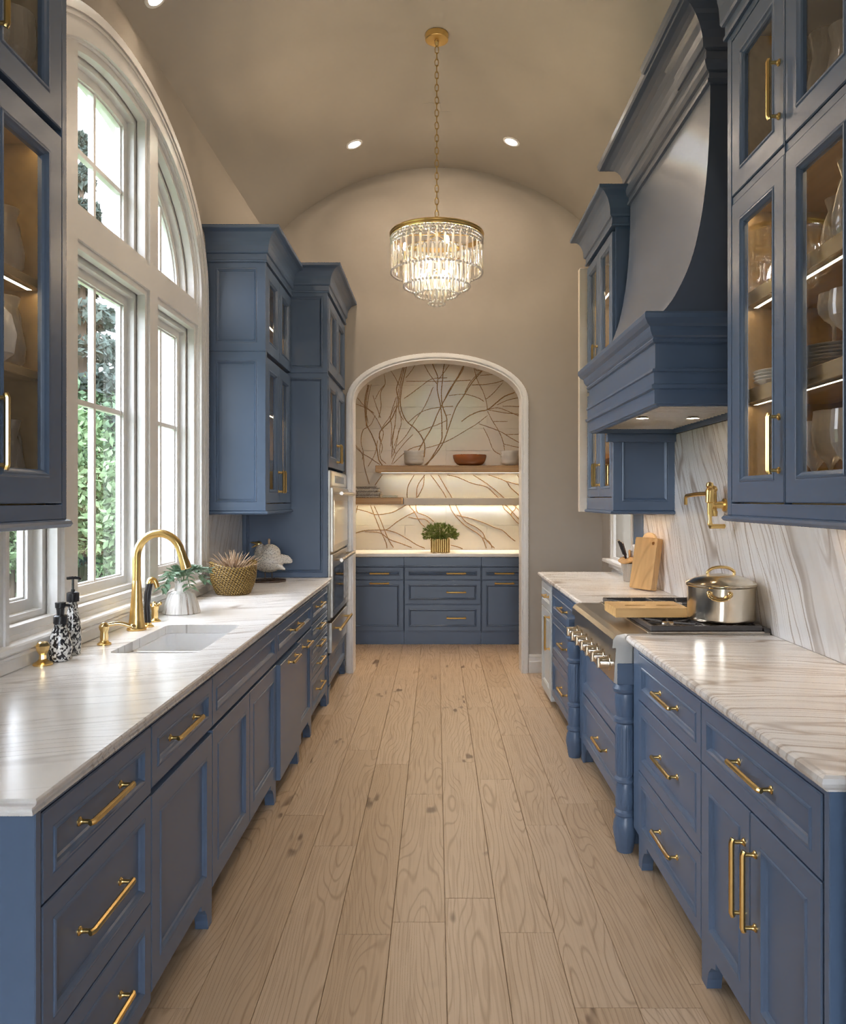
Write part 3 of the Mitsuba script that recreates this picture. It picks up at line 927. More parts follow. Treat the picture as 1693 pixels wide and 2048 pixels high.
part(rg, 'back_trim', box(1.375, 1.402, RY0 + .01, RY1 - .01, .925, .945, .002), 'cast_iron')


def grate(x0, x1, y0, y1):
    z0, z1 = .933, .956
    b = [box(x0, x1, y0, y0 + .016, z0, z1, .003), box(x0, x1, y1 - .016, y1, z0, z1, .003), box(x0, x0 + .016, y0, y1, z0, z1, .003), box(x1 - .016, x1, y0, y1, z0, z1, .003)]
    xm, ym_ = (x0 + x1) / 2, (y0 + y1) / 2
    b.append(box(xm - .006, xm + .006, y0, y1, z0 + .004, z1, .002))
    for cx in ((x0 + xm) / 2, (x1 + xm) / 2):
        for a in np.arange(6) * math.pi / 3 + .3:
            dx, dy = math.cos(a), math.sin(a)
            r1 = min(.13, .95 * min((x1 - x0) / 4 / max(abs(dx), .01), (y1 - y0) / 2 / max(abs(dy), .01)))
            b.append(tube([(cx + .03 * dx, ym_ + .03 * dy, .947), (cx + r1 * dx, ym_ + r1 * dy, .951)], .0055, 6))
    return cat(b)


for y0, y1 in ((3.305, 3.625), (3.93, 4.265)):
    part(rg, 'grate', grate(.90, 1.37, y0, y1), 'cast_iron')
    for x in (1.017, 1.252):
        part(rg, 'burner', move(lathe([(.05, 0), (.05, .008), (.036, .010), (.034, .015), (0, .017)], 20), x, (y0 + y1) / 2, .932), 'aged_gold' if False else 'steel', 30)
part(rg, 'griddle', box(.90, 1.37, 3.63, 3.925, .932, .952, .004), 'cast_iron')

# chopping board lying on the range, with two finger slots
cb = sg.box(.80 + .03, 3.50, 1.13, 3.76)
slots = unary_union([sg.LineString([(a, 3.60), (b, 3.60)]).buffer(.022) for a, b in ((.885, .935), (1.03, 1.085))])
bm = man(weld(move(extrude(sg.box(.80, 3.505, 1.13, 3.745), .042), 0, 0, 0))) - man(weld(move(extrude(slots, .08), 0, 0, -.02)))
bm = unman(bm)
one('cutting_board', move(bm, .005, .03, .9565), 'tray_wood', 'thick light wooden board with finger slots lying across the range', 'cutting board')

# stockpot
pt = thing('stockpot', 'shiny steel stockpot with brass handles on the near back burner of the range', 'pot')
PX, PY, PZ = 1.252, 3.465, .9565
R = .143
part(pt, 'body', move(lathe([(0, .0), (R - .012, 0), (R - .003, .006), (R, .016), (R, .150), (R + .006, .156), (R + .006, .160), (R - .003, .160), (R - .004, .02), (0, .012)], 56), PX, PY, PZ), 'polished_steel', 35)
ld = part(pt, 'lid', move(lathe([(R + .004, .1605), (R + .006, .164), (R - .002, .170), (R * .8, .184), (R * .5, .196), (R * .2, .202), (0, .203), ], 56), PX, PY, PZ), 'polished_steel', 35)
hp = smooth_path([(-.055, 0, .192), (-.058, 0, .212), (-.035, 0, .228), (0, 0, .233), (.035, 0, .228), (.058, 0, .212), (.055, 0, .192)], 5)
part(ld, 'handle', move(tube(hp, .0065, 10), PX, PY, PZ), 'polished_gold', 40)
for sgn in (-1, 1):
    d2 = np.array([-.28 * sgn - .1, -.95 * sgn, 0]); d2 /= np.linalg.norm(d2)
    t2 = np.array([-d2[1], d2[0], 0])
    c0 = np.array([PX, PY, PZ + .118])
    pts = [c0 + d2 * (R - .002) + t2 * a * .042 + d2 * b + np.array([0, 0, c]) for a, b, c in ((-1, 0, .012), (-1.05, .016, .004), (-.6, .030, -.008), (0, .034, -.012), (.6, .030, -.008), (1.05, .016, .004), (1, 0, .012))]
    part(pt, 'side_handle', cat([tube(smooth_path(pts, 4), .006, 8)] + [ellipsoid(c0 + d2 * R + t2 * a * .042 + [0, 0, .012], (.012, .012, .012), 1) for a in (-1, 1)]), 'polished_gold', 40)

# ------------------------------------------------------------------ hood
HY0, HY1, HXF = 3.225, 4.63, .893
hd = thing('range_hood', 'large dark blue curved range hood with moulded apron and crown above the range', 'range hood')
HP = [(-.012, 1.872), (-.012, 1.878), (0, 1.880), (0, 1.938), (.014, 1.942), (.016, 1.956), (.004, 1.962), (.004, 2.008), (.012, 2.012), (.010, 2.022), (-.004, 2.026), (-.004, 2.128), (.006, 2.132),
      (.010, 2.142), (.006, 2.150), (.014, 2.158), (.022, 2.176), (.026, 2.192), (.040, 2.202), (.052, 2.222), (.054, 2.240), (.048, 2.248), (.0, 2.252)]
sh = weld(stack(1.404, HXF, HY0, HY1, HP, True, True))
inner = man(box(HXF + .035, 1.39, HY0 + .035, HY1 - .035, 1.8, 1.935))
part(hd, 'apron', unman(man(sh) - inner), 'blue_paint')
# stainless liner with baffle slats
part(hd, 'liner', box(HXF + .036, 1.389, HY0 + .036, HY1 - .036, 1.91, 1.934), 'steel')
for i in range(26):
    y = HY0 + .07 + i * (HY1 - HY0 - .14) / 25
    part(hd, 'baffle_slat', xf(box(HXF + .06, 1.37, -.012, .012, -.002, .002), mat4((1, 0, 0), (0, .9, .43), (0, -.43, .9), (0, y, 1.900))), 'steel')
for x in (1.02, 1.27):
    lamp(num(hd + '__hood_light'), xf(lathe([(.03, 0), (0, 0)], 16, False), mat4((1, 0, 0), (0, -1, 0), (0, 0, -1), (x, 3.9, 1.888))), WARM, 16, .3)
# flared body
prof = smooth_path([(.925, 2.250), (.985, 2.330), (1.050, 2.470), (1.092, 2.640), (1.118, 2.840), (1.130, 3.060), (1.132, 3.24)], 5)
fp = sg.Polygon([(a, b) for a, b in prof] + [(1.404, 3.24), (1.404, 2.250)])
part(hd, 'body', in_xz(fp, HY0 + .03, HY1 - .03), 'hood_paint', 25)
HC = [(0, 3.205), (.014, 3.208), (.016, 3.222), (.008, 3.228), (.008, 3.25), (.020, 3.256), (.030, 3.275), (.034, 3.29), (.026, 3.296), (.026, 3.33), (.036, 3.336)]
for t in np.linspace(0, 1, 8):
    HC.append((.036 + .115 * (1 - math.cos(t * math.pi / 2)), 3.345 + .12 * math.sin(t * math.pi / 2)))
HC += [(.158, 3.475), (.162, 3.50), (.0, 3.505)]
part(hd, 'crown', stack(1.404, 1.132, HY0 + .03, HY1 - .03, HC, True, True), 'hood_paint')
part(hd, 'crown_overlay', stack(1.404, 1.126, HY0 + .025, 3.52, [(a * 1.06, 3.345 + (z - 3.345) * 1.06) for a, z in HC if z > 3.33], True, True), 'hood_paint')
part(hd, 'back_skirt', box(1.0, 1.404, HY1 - .02, HY1 + .025, 1.825, 1.872, .002), 'blue_paint')

# pot filler on the splashback
pf = thing('pot_filler', 'brass folding pot filler tap on the marble splashback', 'tap')


def tu(pts, r, n=10):
    return tube(pts, r, n)


def lat(pr_, x, y, z, ax=None):
    m = lathe(pr_, 18)
    if ax is not None:
        m = xf(m, ax)
    return move(m, x, y, z)


AX = mat4((0, 1, 0), (0, 0, 1), (1, 0, 0), (0, 0, 0))
J0, J1, J2 = np.array([1.35, 3.83, 1.50]), np.array([1.285, 3.70, 1.515]), np.array([1.255, 3.95, 1.505])
part(pf, 'wall_rose', lat([(.032, 0), (.032, .008), (.018, .014), (.014, .06)], 1.404, 3.83, 1.46, mat4((0, 1, 0), (0, 0, 1), (-1, 0, 0), (0, 0, 0))), 'brass', 30)
part(pf, 'joint', lat([(.014, -.07), (.017, -.05), (.013, -.04), (.013, .05), (.017, .06), (.012, .075), (0, .08)], *J0[:2], 1.475), 'brass', 30)
part(pf, 'arm', cat([tu([J0 + [0, 0, .02], J1 + [0, 0, .004]], .009), tu([J0 - [0, 0, .055], J1 - [0, 0, .07]], .008)]), 'brass', 30)
part(pf, 'joint', lat([(.012, -.085), (.013, -.03), (.020, -.026), (.020, .03), (.013, .04), (.018, .05), (.014, .065), (0, .07)], *J1[:2], 1.50), 'brass', 30)
part(pf, 'arm', tu([J1, (J1 + J2) / 2 + [-.01, 0, .002], J2], [.010, .010, .009]), 'brass', 30)
part(pf, 'spout', tu(smooth_path([J2 + [0, -.004, 0], J2 + [0, .012, -.006], J2 + [0, .014, -.03], J2 + [0, .014, -.045]], 4), .008), 'brass', 30)
part(pf, 'lever', cat([lat([(.010, 0), (.012, .01), (.008, .025), (.010, .05), (.006, .062), (0, .064)], 1.285, 3.70, 1.365), tu([(1.285, 3.70, 1.36), (1.36, 3.72, 1.36)], .011)]), 'brass', 30)

# ------------------------------------------------------------------ pantry
pk = []
PFY = 8.05
for lab, x0, x1, ds, hx in (('dark blue pantry cabinet with a drawer over a door, at the left behind the arch', -1.19, -.335, 'door', -.588),
                            ('dark blue pantry cabinet with three wide drawers, in the middle under the potted plant', -.335, .455, 'three', .195),
                            ('dark blue pantry cabinet with a drawer over a door, at the right behind the arch', .455, 1.19, 'door', .685)):
    k = thing('pantry_cabinet', lab, 'cabinet')
    part(k, 'carcass', box(x0 + .001, x1 - .001, PFY, 8.62, .13, .895, .002), 'blue_paint')
    part(k, 'plinth', box(x0 + .001, x1 - .001, PFY + .02, PFY + .04, 0, .13), 'blue_paint')
    part(k, 'frieze', cat([box(x0 + .001, x1 - .001, PFY - .022, PFY, .805, .895, .002), box(x0 + .001, x1 - .001, PFY - .03, PFY, .80, .812, .003)]), 'blue_paint')
    zs = ((.665, .795), (.415, .66), (.14, .41)) if ds == 'three' else ((.665, .795), (.14, .66))
    for i, (z0, z1) in enumerate(zs):
        F = face('F', PFY, x0 + G + .004, x1, z0 + G)
        w, h = x1 - x0 - 2 * G - .008, z1 - z0 - 2 * G
        d_ = part(k, 'drawer' if ds == 'three' or i == 0 else 'door', xf(front(w, h, .04), F), 'blue_paint')
        tall = ds == 'door' and i == 1
        add_pull(d_, F, hx - x0 - G, h / 2 if not tall else h - .028, .19, w=.012 if not tall else .022)
one('worktop', stack(8.64, 8.03, -1.2, 1.2, [(0, .896), (.01, .898), (.014, .91), (.010, .926), (0, .93)], False) if False else box(-1.199, 1.199, 8.025, 8.648, .896, .93, .006), 'marble_edge', 'white stone pantry worktop under the potted plant', 'worktop')
sh1 = one('wall_shelf', box(px(752, 0, 8.4)[0], 1.199, 8.33, 8.648, 1.775, 1.845, .004), 'shelf_wood', 'long thick oak shelf holding the white and brown bowls', 'shelf')
sh2 = one('wall_shelf', box(-1.199, -.37, 8.33, 8.648, 1.435, 1.505, .004), 'shelf_wood', 'short thick oak shelf holding the books', 'shelf')
lg = one('stone_ledge', box(-.36, 1.199, 8.56, 8.649, 1.425, 1.502, .003), 'slab_stone', 'cream stone ledge level with the short oak shelf', 'ledge')
for key, x0, x1, y0, y1, z in ((sh1, -.6, 1.15, 8.52, 8.545, 1.7735), (sh2, -1.15, -.42, 8.52, 8.545, 1.4335), (lg, -.33, 1.15, 8.575, 8.60, 1.4235)):
    strip_lamp(key, 'light_strip', x0, x1, y0, y1, z, 60.0, 1.0, (1.0, .78, .50))

SC = 4.2325


def trace(pts, oy):
    out = []
    for a, b in pts:
        x, y, z = px(680 + a / SC, oy + b / SC, PB)
        out.append((np.clip(x, -1.18, 1.18), PB - .0015, z))
    return out


BR4 = ['770,165 800,240 830,320 825,420 850,540 862,640 865,760 860,850 800,960 735,1060', '1060,190 1000,310 930,420 880,520 830,620 780,740 720,840 660,950', '1230,235 1120,360 1050,470 990,560 950,660 910,780 870,880 800,980 720,1060',
       '900,165 880,230 870,340 860,450 870,560 905,660 905,760', '570,205 540,330 520,440 515,560 560,680 640,750 700,830 720,900 715,990', '540,210 510,320 480,420 500,520 470,600 430,680 340,780 350,870', '240,380 215,500 215,620 230,720 270,800 310,900 330,1010 360,1060',
       '265,375 240,500 225,640 225,730', '375,290 385,370 345,450 350,560 330,660', '130,540 230,580 300,650 350,740 370,800 340,900 345,1000 390,1045', '110,880 180,950 260,1000 340,1055', '110,870 160,920 200,990 210,1080 250,1220',
       '1030,690 1100,640 1180,605 1250,590 1310,545 1390,480 1480,445', '1250,590 1340,575 1440,610 1540,655', '1250,590 1300,600 1420,620 1540,630', '1250,590 1240,520 1210,430 1160,330 1130,200', '1250,600 1290,680 1340,760 1380,850 1400,960', '1180,710 1270,740 1370,780 1450,830 1540,880',
       '1215,740 1260,830 1300,930 1360,970', '1380,360 1300,450 1240,500', '1330,550 1420,510 1510,490', '1390,880 1470,900 1540,915', '1250,640 1160,710 1060,770 960,830 880,870', '1400,800 1480,800 1540,795', '910,320 780,330 690,390 610,450 545,495', '560,350 700,350 900,350 1110,340',
       '1120,380 1280,370 1400,340', '1190,300 1330,290', '580,700 660,630 740,590 850,570 960,560', '480,900 560,810 640,680 720,560 790,400', '660,780 760,740 820,720 910,680', '440,1050 480,960 560,860 620,800', '450,1050 520,980 600,920 700,890', '460,900 500,780 520,700 510,600',
       '430,900 440,740 430,640 480,480', '240,1070 300,960 320,850', '890,640 940,630', '700,180 760,290 830,380', '920,470 1060,460 1170,490 1220,520', '1050,190 1040,260 960,380 900,490', '360,740 430,640 470,560', '280,470 310,560 345,660', '430,255 470,320 500,380', '660,180 600,270 560,320',
       '560,205 520,330 495,440 480,560 470,700 450,830 440,1000', '545,215 525,330 505,480 500,600 540,680', '250,380 230,470 222,600 240,700', '1140,200 1160,260 1230,240', '1070,190 1010,300 945,410 890,505', '1220,240 1110,350 1060,440', '150,490 210,560 290,620', '730,915 820,890 870,870',
       '190,780 180,860 200,960 190,1010', '300,640 260,720 200,760 180,830', '300,500 345,420 380,380', '1380,560 1460,560 1540,565', '1420,690 1300,690', '950,170 900,250 840,330', '330,820 360,900 350,960', '470,720 440,860 470,960', '500,760 480,880 450,980']
BR5 = ['630,0 580,90 570,190 590,260 630,310 680,400 720,440', '720,0 660,90 650,190 645,280 660,320', '715,0 710,80 680,150 650,200', '770,0 830,80 890,170 930,260 960,320 1020,390 1080,440 1160,490 1210,540 1240,620', '835,0 900,110 960,210 1010,310 1060,390 1150,440 1210,490 1240,550 1310,620',
       '910,0 1000,20 1120,70 1240,100 1300,150 1380,230 1450,300 1540,400', '1130,0 1240,70 1330,140 1410,210 1490,270 1540,330', '1260,0 1400,50 1450,110 1540,190', '1400,50 1470,70 1540,85', '1370,220 1390,280 1440,330 1500,400 1540,420', '1490,220 1490,280 1450,330 1480,380',
       '110,500 210,470 330,465 400,460 480,400 560,350 640,310', '210,480 340,490 420,545 520,580 610,615', '390,465 480,490 570,540 650,590 720,620', '260,260 300,360 340,460 390,570 400,620', '290,260 340,370 380,470 420,560 455,615', '110,290 150,290 230,310 310,335 430,320 500,290 560,255',
       '580,355 650,370 720,375 760,405', '660,320 740,350 795,395', '990,340 1100,365 1220,405 1310,445 1380,470 1440,525 1485,560', '940,595 990,605 1040,625', '360,0 330,40 300,85', '1505,0 1540,60', '150,260 140,310 115,350', '1210,530 1270,570 1290,620']
for lst, oy in ((BR4, 680), (BR5, 950)):
    for n_, q in enumerate(lst):
        p = [tuple(map(float, s_.split(','))) for s_ in q.split()]
        r = .0068 if (n_ < 7 or n_ == 12) and oy == 680 else (.0056 if oy == 950 else .0042)
        sp = smooth_path(trace(p, oy), 4) if len(p) > 2 else np.array(trace(p, oy))
        part(pw, 'branch_vein', tube(sp, np.linspace(r * .8, r, len(sp)), 6), 'vein_brown', True)

# pantry bowls
def bowl_prof(r, h, foot_, t=.006):
    o = [(foot_, 0), (foot_ + .004, .004)] + [(foot_ + (r - foot_) * math.sin(a) ** .8, h * (1 - math.cos(a)) * .98 + .004) for a in np.linspace(.25, math.pi / 2, 7)]
    i = [(max(x - t, 0), z + (t if z < h * .6 else 0)) for x, z in o[::-1]]
    return o + i + [(0, .01)]


for xp, n_, lab in ((828, 4, 'white bowl of the left stack on the oak shelf'), (1020, 4, 'white bowl of the right stack on the oak shelf')):
    x = px(xp, 0, 8.46)[0]
    for i in range(n_):
        r = (.108 if xp < 900 else .092)
        one('bowl', move(lathe(bowl_prof(r, .055, r * .45), 28), x, 8.46, 1.8455 + i * .034), 'ceramic_white', ('bottom', 'second lowest', 'second highest', 'top')[i] + ' ' + lab, 'bowl', 'white bowls on the oak shelf', 40)
x = px(940, 0, 8.46)[0]
one('bowl', move(lathe(bowl_prof(.18, .115, .085), 36), x, 8.46, 1.8455), 'bowl_wood', 'wide reddish brown wooden bowl in the middle of the oak shelf', 'bowl', None, 40)
# books
z = 1.5055
for i in range(7):
    h = (.020, .016, .022, .014, .018, .015, .012)[i]
    w = (.25, .24, .255, .22, .24, .23, .21)[i]
    mt = ('paper_dark', 'paper_dark', 'dark_wood', 'paper_dark', 'paper_pale', 'paper_dark', 'dark_wood')[i]
    k = thing('book', ('bottom', 'second lowest', 'third lowest', 'middle', 'third highest', 'second highest', 'top')[i] + ' book of the dark stack on the short oak shelf', 'book', 'stacked books on the short shelf')
    x0 = -.862 + .008 * (i % 3)
    part(k, 'cover', cat([box(x0, x0 + w, 8.37, 8.56, z, z + .003), box(x0, x0 + w, 8.37, 8.56, z + h - .003, z + h - .0005), box(x0, x0 + .004, 8.37, 8.56, z, z + h - .0005)]), mt)
    part(k, 'pages', box(x0 + .004, x0 + w - .006, 8.374, 8.556, z + .003, z + h - .003), 'paper_pale')
    z += h
k = thing('book', 'slim green book lying flat beside the dark stack on the short oak shelf', 'book')
part(k, 'cover', cat([box(-.58, -.42, 8.38, 8.55, 1.5055, 1.509), box(-.58, -.42, 8.38, 8.55, 1.521, 1.5245), box(-.58, -.576, 8.38, 8.55, 1.5055, 1.5245)]), 'paper_green')
part(k, 'pages', box(-.576, -.424, 8.383, 8.547, 1.509, 1.521), 'paper_pale')
# potted plant
pp = thing('potted_plant', 'bushy green plant in a square gold pot on the pantry worktop', 'plant')
cx, cy = px(881, 0, 8.3)[0], 8.3
pot = man(weld(box(cx - .10, cx + .10, cy - .10, cy + .10, .931, 1.075, .004))) - man(box(cx - .09, cx + .09, cy - .09, cy + .09, 1.03, 1.2))
part(pp, 'pot', unman(pot), 'aged_gold')
for i in range(9):
    part(pp, 'rib', tube([(cx - .088 + .022 * i, cy - .100, .936), (cx - .088 + .022 * i, cy - .100, 1.07)], .007, 8), 'aged_gold', 40)
part(pp, 'soil', box(cx - .089, cx + .089, cy - .089, cy + .089, 1.031, 1.055), 'dark_wood')
st_, lf = [], []
for i in range(420):
    a, e = rng.random() * 2 * math.pi, math.acos(rng.uniform(-.55, 1))
    d3 = np.array([math.sin(e) * math.cos(a), math.sin(e) * math.sin(a), math.cos(e)])
    tip = np.array([cx, cy, 1.125]) + d3 * [.185, .15, .105] * rng.uniform(.65, 1.0)
    if i % 3 == 0:
        st_.append(tube([(cx + d3[0] * .04, cy + d3[1] * .04, 1.04), (np.array([cx, cy, 1.07]) + tip) / 2 + [0, 0, .01], tip], [.002, .0016, .001], 4))
    for j in range(3):
        u = d3 + rng.normal(0, .55, 3)
        u /= np.linalg.norm(u)
        v = np.cross(u, rng.normal(0, 1, 3)); v /= np.linalg.norm(v)
        L_, W_ = rng.uniform(.022, .036), .006
        lf.append(TM([tip - u * .006, tip + u * L_ * .5 + v * W_, tip + u * L_, tip + u * L_ * .5 - v * W_], [[0, 1, 2], [0, 2, 3]]))
part(pp, 'stem', cat(st_), 'leaf_green')
k = part(pp, 'foliage', cat(lf), 'leaf_green')
labels[k] = {'label': 'fine green foliage', 'kind': 'stuff'}

# ------------------------------------------------------------------ chandelier
CY = 4.81
ch = thing('chandelier', 'tiered crystal chandelier with brass ring hanging from the vault', 'chandelier')
part(ch, 'canopy', move(lathe([(0, -.035), (.064, -.035), (.070, -.031), (.072, .0), (.07, .004), (0, .004)], 40), 0, CY, APEX - .006), 'brass', 35)
part(ch, 'canopy_loop', move(lathe([(0, -.035), (.010, -.03), (.016, -.014), (.012, -.004), (.018, 0)], 16), 0, CY, APEX - .040), 'polished_gold', 35)
RZ = 3.105
LK = None
th = np.linspace(0, 2 * math.pi, 15)[:-1]
lp = np.stack([.0108 * np.cos(th), 0 * th, .0165 * np.sin(th) + .006 * np.sign(np.sin(th))], -1)
lkm = loops([p + .0034 * np.array([[math.cos(b) * n_[0], math.sin(b), math.cos(b) * n_[2]] for b in np.arange(5) * 2 * math.pi / 5])
             for p, n_ in zip(lp, lp / np.linalg.norm(lp, axis=1, keepdims=True))], ring=True)
zt = APEX - .078
nl = 0
while zt - .04 > RZ + .05:
    m = lkm if nl % 2 == 0 else xf(lkm, rot((0, 0, 1), 90))
    part(ch, 'chain_link', move(m, 0, CY, zt - .02), 'aged_gold', True)
    zt -= .0385
    nl += 1
part(ch, 'stem', move(lathe([(.004, 0), (.012, .01), (.014, .03), (.007, .045), (.005, .07)], 16), 0, CY, RZ - .005), 'brass', 35)
part(ch, 'ring', move(lathe([(.272, -.022), (.284, -.022), (.287, -.016), (.285, -.006), (.288, .0), (.284, .006), (.272, .006), (.272, -.022)], 72, False), 0, CY, RZ), 'brass', 35)
part(ch, 'spoke', cat([tube([(.01 * math.cos(a), CY + .01 * math.sin(a), RZ), (.275 * math.cos(a), CY + .275 * math.sin(a), RZ - .006)], .004, 6) for a in np.arange(6) * math.pi / 3]), 'brass')
TIERS = ((.276, 72, 3.075, 2.876), (.200, 52, 2.995, 2.792), (.128, 34, 2.92, 2.742), (.048, 12, 2.85, 2.688))
for r, n_, z1, z0 in TIERS:
    if r < .27:
        part(ch, 'tier_ring', move(lathe([(r - .005, 0), (r + .004, 0), (r + .004, .006), (r - .005, .006), (r - .005, 0)], 48, False), 0, CY, z1 + .004), 'polished_gold', 35)
    for i in range(n_):
        a = i * 2 * math.pi / n_
        w = .0072
        zz0 = z0 + .012 * abs(math.sin(i * 2.4))
        pts = []
        for zz_, ww in ((z1, .3), (z1 - .012, 1), (zz0 + .018, 1), (zz0, .05)):
            pts.append(np.array([[ww * w, 0, zz_], [0, ww * w * .7, zz_], [-ww * w, 0, zz_], [0, -ww * w * .7, zz_]]))
        m = xf(loops(pts), rot((0, 0, 1), math.degrees(a) + 90 + 8 * math.sin(i * 1.7)))
        part(ch, 'crystal_prism', move(m, r * math.cos(a), CY + r * math.sin(a), 0), 'crystal' if i % 2 else 'crystal_glow')
bd = []
ico = trimesh.creation.icosphere(subdivisions=1)
for r, n_, z in ((.279, 84, 3.074), (.277, 84, 3.055), (.277, 84, 3.036), (.203, 60, 2.996), (.131, 40, 2.92), (.276, 72, 2.870), (.200, 52, 2.786), (.128, 34, 2.736), (.048, 12, 2.682)):
    for i in range(n_):
        a = i * 2 * math.pi / n_ + z * 9
        bd.append(TM(ico.vertices * .0082 + [r * math.cos(a), CY + r * math.sin(a), z], ico.faces))
k = part(ch, 'crystal_beads', cat(bd), 'crystal_bead')
labels[k] = {'label': 'strings of small crystal beads', 'kind': 'stuff'}
part(ch, 'drop', move(lathe([(0, -.018), (.012, -.012), (.017, 0), (.012, .012), (0, .018)], 12), 0, CY, 2.665), 'crystal')
for i in range(8):
    a = i * math.pi / 4 + .3
    r, z = ((.20, 2.985) if i % 2 == 0 else (.085, 2.855))
    o = (r * math.cos(a), CY + r * math.sin(a), z)
    part(ch, 'candle_tube', move(lathe([(.008, 0), (.008, .05), (.006, .055)], 10), o[0], o[1], o[2] - .05), 'brass', 30)
    lamp(num(ch + '__bulb'), ellipsoid((o[0], o[1], o[2] + .026), (.014, .014, .027), 2), (1.0, .79, .56), BULB_L, 1.0)

# ------------------------------------------------------------------ recessed lights; those over the hood and the viewer are out of view
for x, y, lab in ((-.636, 6.06, 'round recessed ceiling light far left of the chandelier chain'), (.575, 6.06, 'round recessed ceiling light far right of the chandelier chain'), (-1.30, 3.64, 'round recessed ceiling light above the arched window'),
                  (1.30, 3.64, 'unseen round recessed ceiling light above the range hood'), (-.62, 1.6, 'unseen round recessed ceiling light left, above the viewer, lighting the near end'), (.62, 1.6, 'unseen round recessed ceiling light right, above the viewer, lighting the near end')):
    z = ZC + math.sqrt(RAD ** 2 - x * x)
    n_ = np.array([-x, 0, -(z - ZC)]); n_ /= np.linalg.norm(n_)
    u = np.array([0, 1, 0.0]); v = np.cross(n_, u)
    F = mat4(u, v, n_, np.array([x, y, z]) + n_ * .002)
    k = thing('recessed_light', lab, 'ceiling light')
    part(k, 'trim_ring', xf(lathe([(.046, -.004), (.050, .004), (.064, .003), (.068, -.002)], 32, False), F), 'white_paint', 35)
    lamp(num(k + '__lens'), xf(lathe([(.046, 0), (0, 0)], 24, False), F), (1.0, .81, .62), DOWN_L * (.45 if abs(x) > 1 or y < 2 else 1.1), 1.5)

k = thing('recessed_light', 'unseen round recessed light in the pantry ceiling, lighting the pantry wall', 'ceiling light')  # out of view behind the arch, placed to light the upper pantry wall
part(k, 'trim_ring', xf(lathe([(.046, -.004), (.050, .004), (.064, .003), (.068, -.002)], 32, False), mat4((1, 0, 0), (0, -1, 0), (0, 0, -1), (.05, 7.75, 2.999))), 'white_paint', 35)
lamp(num(k + '__lens'), xf(lathe([(.046, 0), (0, 0)], 24, False), mat4((1, 0, 0), (0, -1, 0), (0, 0, -1), (.05, 7.75, 2.997))), (1.0, .81, .62), DOWN_L * 1.6, 1.0)
# unseen tall cupboard right of the viewer, placed to shade the near end panel
k = thing('tall_cupboard', 'unseen tall dark blue cupboard beside the viewer, shading the near right end panel', 'cabinet')
part(k, 'carcass', box(.86, 1.405, .48, 1.58, 0, 2.6, .003), 'blue_paint')
for y0, y1 in ((.49, 1.03), (1.03, 1.57)):
    panel_door(k, 'R', .86, y0, y1, .1, 2.5)

# under-cupboard strips
for key, s, x, y0, y1 in ((kc, 1, -1.28, 4.95, 5.65), (kq, -1, 1.30, 4.72, 5.40), (kr, -1, 1.30, 1.75, 2.76)):
    strip_lamp(key, 'under_light', x - .02, x + .02, y0, y1, 1.394 if key != kr else 1.4095, STRIP_L, .6, WARM)

# ------------------------------------------------------------------ things on the left worktop
# tap
tp = thing('kitchen_tap', 'tall brushed brass gooseneck tap behind the sink', 'tap')
fx, fy = -1.305, 3.42
part(tp, 'base', move(lathe([(.040, 0), (.041, .006), (.036, .012), (.030, .05), (.024, .12), (.0195, .19), (.0178, .215)], 32), fx, fy, CT + .0005), 'brass', 40)
pts = [(fx, fy, 1.12), (fx, fy, 1.22)] + [(fx + .098 - .098 * math.cos(t), fy, 1.235 + .105 * math.sin(t)) for t in np.linspace(.0, math.pi * .93, 14)]
part(tp, 'spout', tube(pts, .0172, 18), 'brass', 40)
e = np.array(pts[-1]); q = np.array(pts[-1]) - np.array(pts[-2]); q /= np.linalg.norm(q)
part(tp, 'spray_head', tube([e - q * .004, e + q * .02, e + q * .055, e + q * .075, e + q * .078], [.0172, .0185, .022, .0225, .014], 20), 'brass', 40)
sp = thing('side_spray', 'black handled side spray with brass collar beside the tall tap', 'side spray')
sx, sy = -1.285, 3.50
part(sp, 'base', move(lathe([(.024, 0), (.024, .006), (.016, .010), (.015, .02)], 20), sx, sy, CT + .0005), 'brass', 40)
part(sp, 'grip', tube(smooth_path([(sx, sy, .94), (sx - .004, sy, 1.0), (sx - .002, sy, 1.06), (sx + .008, sy, 1.115)], 5), [.013] * 8 + [.015] * 4 + [.014] * 4, 14), 'black_plastic', 40)
part(sp, 'head', tube(smooth_path([(sx + .006, sy, 1.112), (sx + .012, sy, 1.13), (sx + .03, sy, 1.125), (sx + .042, sy, 1.095)], 5), np.linspace(.014, .010, 16), 12), 'brass', 40)


def cross_handle(x, y, lab, lever):
    k = thing('tap_handle', lab, 'tap handle')
    part(k, 'rose', move(lathe([(.026, 0), (.026, .005), (.018, .010), (.014, .016)], 24), x, y, CT + .0005), 'brass', 40)
    part(k, 'stem', move(lathe([(.014, .014), (.016, .03), (.014, .05), (.018, .06), (.020, .072), (.012, .084), (0, .088)], 20), x, y, CT), 'polished_gold', 40)
    if lever:
        part(k, 'lever', cat([tube(smooth_path([(x, y, .995), (x + .05, y + .02, 1.0), (x + .10, y + .03, .985)], 4), .008, 10), ellipsoid((x + .10, y + .03, .985), (.013, .013, .011), 2)]), 'polished_gold', 40)
    else:
        for i in range(4):
            a = i * math.pi / 2 + .5
            part(k, 'spoke', cat([tube([(x, y, .985), (x + .022 * math.cos(a), y + .022 * math.sin(a), 1.0)], .006, 8), ellipsoid((x + .024 * math.cos(a), y + .024 * math.sin(a), 1.002), (.009, .009, .009), 1)]), 'polished_gold', 40)


